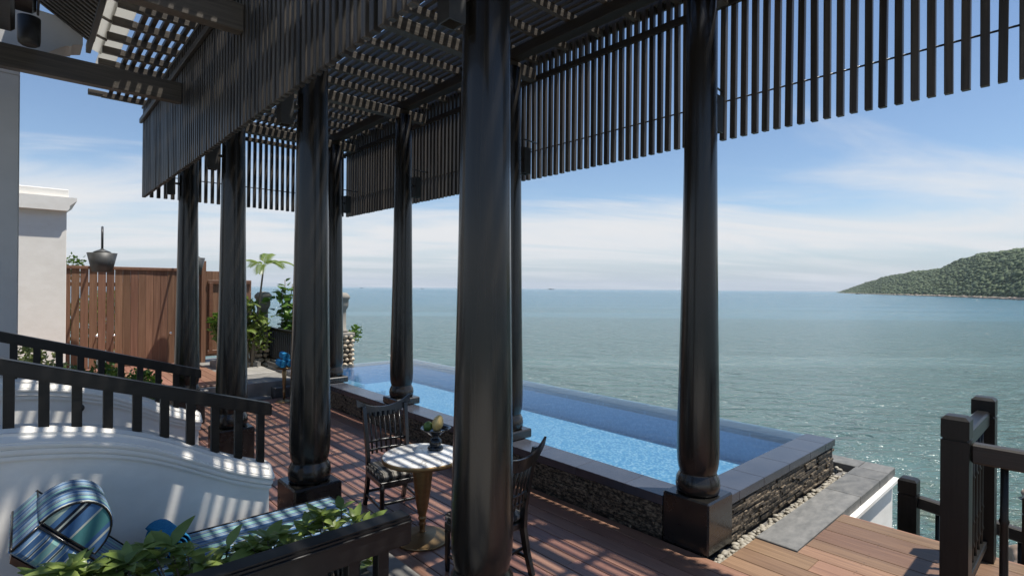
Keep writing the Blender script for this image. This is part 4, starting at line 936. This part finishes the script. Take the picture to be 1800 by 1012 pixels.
# front shrubs: whorled glossy leaves
lm = [leafmesh(.125, .058, 'leaf_front'), leafmesh(.145, .066, 'leaf_front', .2, .35), leafmesh(.10, .048, 'leaf_front', .3, .15)]
def shrub(label, cx, cy, spread, tops_):
    t = thing('planter_shrub', label, 'shrub', (cx, cy, .262), 'whorled leafy shrubs in the planter')
    for (tx, ty, tz) in tops_:
        base = Vector((cx+(tx-cx)*.3, cy+(ty-cy)*.3, .25)); top = Vector((tx, ty, tz))
        link('stem', tube([base, base.lerp(top, .5)+Vector((.01, .01, .02)), top], .007, 'bark', 5, .6), (0, 0, 0), t)
        nl = random.choice((8, 9, 10))
        for i in range(nl):
            a = i/nl*6.283+random.uniform(-.25, .25); el = random.uniform(.1, 1.0)
            o = link('leaf', random.choice(lm), top+Vector((0, 0, random.uniform(-.03, .01))), t)
            leafdir(o, (math.cos(a)*math.cos(el), math.sin(a)*math.cos(el), math.sin(el)), random.uniform(-.4, .4))
            s = random.uniform(.6, 1.3); o.scale = (s, s, s)
# tops follow the leaf line seen along the rail
def tops_for(specs):
    out = []
    for px, py, z in specs:
        q = un(px, py, z); out.append((q.x, q.y, z))
        if random.random() < .75: q = un(px+random.uniform(-22, 22), py+random.uniform(8, 24), z-.07); out.append((q.x, q.y, z-.07))
    return out
shr = [('leafy shrub at the railing end of the planter, beside the black column plinth', 1.50, 3.20, [(600, 895, .70), (565, 905, .72), (625, 915, .66), (540, 925, .66), (585, 930, .62), (620, 940, .55), (640, 925, .60), (605, 960, .45), (655, 985, .35)]),
       ('leafy shrub over the striped daybed seat', 1.10, 3.15, [(470, 945, .66), (500, 940, .68), (445, 960, .64), (515, 960, .58), (480, 975, .55), (430, 985, .56), (535, 975, .5)]),
       ('tall leafy shrub in front of the rolled blue towel', .72, 3.2, [(300, 960, .74), (330, 975, .70), (275, 980, .72), (350, 1000, .60), (310, 1000, .62), (380, 985, .62), (400, 965, .62), (260, 965, .70)]),
       ('leafy shrub before the daybed hinge', .42, 3.15, [(225, 985, .74), (205, 1000, .72), (240, 1008, .64), (190, 1020, .66), (250, 1000, .68)]),
       ('pale leafy shrub before the daybed backrest', .15, 3.2, [(120, 998, .78), (150, 1005, .74), (95, 1010, .76), (70, 1020, .74), (170, 1015, .68), (130, 1022, .68)])]
for lb, cx, cy, sp in shr: shrub(lb, cx, cy, .3, tops_for(sp))

# sea-grape shrub with round leaves at the pool end
rl = leafmesh(.15, .165, 'leaf_grape', .15, .2)
sg = thing('round_leaf_shrub', 'tall shrub with round green leaves behind the black ledge railing', 'shrub', (4.75, 13.5, .3))
for i in range(5):
    tp = Vector((4.62+.13*i, 13.45+random.uniform(-.2, .2), (2.15, 2.35, 2.25, 1.75, 1.45)[i])); b0 = Vector((4.75, 13.5, .28))
    link('stem', tube([b0, b0.lerp(tp, .5)+Vector((random.uniform(-.05, .05), 0, .05)), tp], .018, 'bark', 6, .5), (0, 0, 0), sg)
    for k in range(58):
        f_ = .30+.70*random.random(); q = b0.lerp(tp, f_)+Vector((random.gauss(0, .10), random.gauss(0, .10), random.gauss(0, .06)))
        o = link('leaf', rl, q, sg); leafdir(o, (random.uniform(-1, 1), random.uniform(-1, .6), random.uniform(-.3, .6)), random.uniform(-.8, .8)); s = random.uniform(.7, 1.25); o.scale = (s, s, s)
# foliage helper: many leaves joined
def foliage_mesh(pts, L, W, mat):
    V, Fc = [], []
    for (x, y, z) in pts:
        d = Vector((random.gauss(0, 1), random.gauss(0, 1), random.gauss(.35, .7))).normalized(); s = d.cross(Vector((random.random(), random.random(), random.random()))).normalized()
        l = L*random.uniform(.7, 1.25); w = W*random.uniform(.7, 1.2); b = len(V); p = Vector((x, y, z)); n_ = d.cross(s)*.12*l
        V += [p, p+d*l*.45+s*w*.5+n_, p+d*l, p+d*l*.45-s*w*.5+n_]; Fc += [(b, b+1, b+2, b+3)]
    return mesh_from(V, Fc, mat)
def bush(name, label, cat, c, rad, n, L, W, mat, stems=3):
    t = thing(name, label, cat, (c[0], c[1], c[2]-rad[2]))
    pts = []
    lob = [(random.uniform(-.55, .55), random.uniform(-.55, .55), random.uniform(-.3, .55), random.uniform(.45, .75)) for _ in range(7)]
    while len(pts) < n:
        a = random.choice(lob); v = Vector((random.gauss(0, 1), random.gauss(0, 1), random.gauss(0, 1))).normalized()*a[3]*random.uniform(.75, 1.05)
        q = (a[0]+v.x, a[1]+v.y, a[2]+v.z)
        if q[2] > -.95: pts.append((c[0]+q[0]*rad[0], c[1]+q[1]*rad[1], c[2]+q[2]*rad[2]))
    tag(link('foliage', foliage_mesh(pts, L, W, mat), (0, 0, 0), t), kind='stuff')
    for i in range(stems): link('stem', tube([(c[0], c[1], c[2]-rad[2]), (c[0]+random.uniform(-.3, .3)*rad[0], c[1]+random.uniform(-.3, .3)*rad[1], c[2]+rad[2]*.3)], .012, 'bark', 5, .5), (0, 0, 0), t)
bush('hedge_bush', 'dark green bush behind the far stair railing beside the plank terrace', 'bush', (1.06, 9.1, .50), (.36, .5, .50), 2200, .07, .045, 'leaf_hedge')
bush('hedge_bush', 'green bush with fine leaves in the middle of the hedge behind the far railing', 'bush', (.66, 9.1, .58), (.36, .5, .52), 2100, .075, .045, 'leaf_hedge')
bush('hedge_bush', 'mid green bush beneath the white building block', 'bush', (.30, 9.1, .68), (.32, .5, .50), 1700, .08, .05, 'leaf_hedge')
bush('croton_bush', 'yellow-green bush at the foot of the white building block', 'bush', (.14, 10.4, .86), (.30, .35, .45), 700, .10, .05, 'leaf_variegated')
bush('leafy_bush', 'leafy green bush in front of the timber gate', 'bush', (3.45, 13.75, 1.15), (.30, .30, .62), 420, .17, .10, 'leaf_grape')
bush('palm_undergrowth', 'bright green undergrowth around the palm stems', 'bush', (3.98, 13.5, 1.15), (.36, .36, .75), 700, .16, .06, 'leaf_palm')
bush('top_bush', 'small green bush peeping over the plank fence beside the white block', 'bush', (.75, 15.6, 2.45), (.28, .2, .45), 380, .08, .05, 'leaf_hedge')
bush('back_hedge', 'pale sunlit greenery glimpsed through the fence gaps', 'hedge', (1.2, 15.7, 1.35), (.9, .3, 1.0), 1500, .12, .08, 'leaf_lime')
bush('pillar_plant', 'small leafy plant growing beside the far cobble pillar', 'plant', (6.22, 12.75, 1.0), (.14, .14, .22), 130, .09, .06, 'leaf_grape')
hp_ = thing('hedge_planter', 'stepped low stone planter under the hedge bushes', 'planter', (.5, 9.3, 0))
link('trough', box(1.9, 1.2, .50, 'strip', .01), (.55, 9.4, .0), hp_)
link('trough', box(.9, .9, .70, 'strip', .01), (.0, 10.5, .30), hp_)

# ================================================================== RIGHT RAILINGS AND STEPS TO THE SEA
def post(t, x, y, z0, z1, w=.15):
    bm = bmesh.new()
    def seg(a, b, ww, ch=0):
        r = bmesh.ops.create_cube(bm, size=1); bmesh.ops.scale(bm, vec=(ww, ww, b-a), verts=r['verts']); bmesh.ops.translate(bm, vec=(0, 0, (a+b)/2), verts=r['verts'])
        if ch:
            es = [e for e in bm.edges if e.verts[0] in r['verts'] and e.verts[1] in r['verts'] and e.verts[0].co.z > b-.001 and e.verts[1].co.z > b-.001]
            bmesh.ops.bevel(bm, geom=es, offset=ch, segments=1, affect='EDGES')
    seg(0, z1-z0-.16, w); seg(z1-z0-.16, z1-z0-.145, w-.02); seg(z1-z0-.145, z1-z0, w, .022)
    link('post', bm_mesh(bm, 'post'), (x, y, z0), t)
rl1 = thing('deck_railing', 'tall black railing with square capped posts at the deck corner', 'railing', (5.2, .66, 0))
post(rl1, 4.66, .66, 0.002, 1.37); post(rl1, 5.90, .66, 0.002, 1.335)
link('handrail', box(1.09, .09, .12, 'rail', .012), (5.28, .66, 1.17), rl1); link('bottom_rail', box(1.09, .07, .06, 'post', .006), (5.28, .66, .15), rl1)
def baluster(t, x, y, z0, z1, r=.022):
    h = z1-z0; link('baluster', lathe([(r*.8, 0), (r*.8, .10), (r*1.15, .12), (r*.9, .15), (r*.9, h*.30), (r*1.1, h*.32), (r*.9, h*.34), (r*.85, h*.66), (r*1.1, h*.68), (r*.85, h*.70), (r*.8, h)], 'post', 10), (x, y, z0), t)
for i in range(7): baluster(rl1, 4.83+.15*i, .66, .18, 1.112)
rl2 = thing('side_railing', 'black horizontal railing leaving the nearest capped post away from the sea', 'railing', (4.66, -.2, 0))
link('handrail', box(.09, 1.7, .13, 'beam_y', .012), (4.66, -.268, 1.14), rl2)
for i in range(9): baluster(rl2, 4.66, .42-.17*i, .002, 1.08, .026)
rl3 = thing('sea_stair_railing', 'lower black railing beside the white retaining wall above the sea', 'railing', (6.9, 1.2, -1.6))
post(rl3, 6.75, 1.335, -1.7, .29, .16); post(rl3, 6.75, .26, -1.9, .02, .16)
link('handrail', box(.09, .92, .12, 'beam_y', .012), (6.75, .797, .02), rl3, (math.radians(6), 0, 0))
for i in range(4): baluster(rl3, 6.75, 1.1-.2*i, -1.5, -.02-.02*i, .022)
rl4 = thing('lower_stair_railing', 'lowest black stair railing leading down to the rocks', 'railing', (6.2, .2, -1.2))
post(rl4, 6.25, .40, -1.2, .50, .10); post(rl4, 6.6, .12, -1.6, -.15, .13)
link('handrail', box(.5, .08, .10, 'rail', .01), (6.9, .10, -.45), rl4)
landing = struct('landing', box(2.0, 2.9, .15, 'slab', .01), (7.05, .2, -1.75))
def boulder(label, c, r):
    v0, f0 = ico(4); sd_ = random.uniform(0, 50); V = []
    for p in v0:
        q = Vector(p); k = 1+.35*mnoise.noise(q*1.1+Vector((sd_, 0, 0)))+.14*mnoise.noise(q*3+Vector((0, sd_, 0))); V.append((p[0]*r[0]*k, p[1]*r[1]*k, p[2]*r[2]*k))
    tag(link('boulder', mesh_from(V, [tuple(f) for f in f0], 'boulder', True), c), label, 'boulder', 'boulders at the water')
q = un(1812, 960, -2.3); boulder('smooth grey-brown boulder below the lowest railing', (q.x, q.y, -2.75), (.4, .4, .45))
q = un(1872, 890, SEA); boulder('low wet boulder in the shallows behind the lowest railing', (q.x, q.y, SEA), (1.2, .9, .6))

# ================================================================== BOATS
def boat(label, px, dist, L, mast):
    u = px-900; x = Fx*dist+Rx*u/FPX*dist; y = Fy*dist+Ry*u/FPX*dist
    t = thing('fishing_boat', label, 'boat', (x, y, SEA), 'small boats on the sea')
    vs, fs = [], []; N = 10
    for i in range(N+1):
        s = -1+2*i/N; w = L*.13*(1-abs(s)**2.6); sh = L*(.09+.07*s*s)
        vs += [(s*L/2, -w, sh), (s*L/2*.93, -w*.55, -.3), (s*L/2*.93, w*.55, -.3), (s*L/2, w, sh)]
    for i in range(N):
        for k in range(4): fs.append((i*4+k, i*4+(k+1) % 4, i*4+4+(k+1) % 4, i*4+4+k))
    def P(n, me, l): o = bpy.data.objects.new(n, me); col.objects.link(o); o.parent = t; o.location = l
    P('hull', mesh_from(vs, fs, 'lamp'), (0, 0, 0)); P('cabin', box(L*.26, L*.16, L*.13, 'bucket', .05), (-L*.15, 0, L*.15))
    if mast: P('mast', tube([(0, 0, 0), (0, 0, L*.35)], L*.012, 'lamp', 6), (L*.1, 0, L*.1))
    t.rotation_euler = (0, 0, -YAW+random.uniform(-.2, .2))
boat('small dark fishing boat on the horizon beside the far coping column', 636, 2100, 11, True)
boat('small dark fishing boat on the horizon left of the thick column', 742, 1900, 10, True)
boat('long low cargo boat on the horizon between two columns', 969, 2600, 26, False)
boat('tiny motor boat near the tip of the headland', 1508, 1050, 9, False)

# ================================================================== HAZE
m = bpy.data.materials.new('haze_air'); m.use_nodes = True; nt = m.node_tree; nt.nodes.remove(nt.nodes['Principled BSDF'])
pv = nt.nodes.new('ShaderNodeVolumePrincipled'); pv.inputs['Color'].default_value = (.80, .87, .95, 1); pv.inputs['Density'].default_value = 0.00008
nt.links.new(pv.outputs[0], nt.nodes['Material Output'].inputs['Volume']); MT['haze'] = m
tag(link('haze', box(24400, 24400, 170, 'haze', 0), (0, 0, 77.5)), 'thin sea haze over the bay', 'haze', kind='stuff')
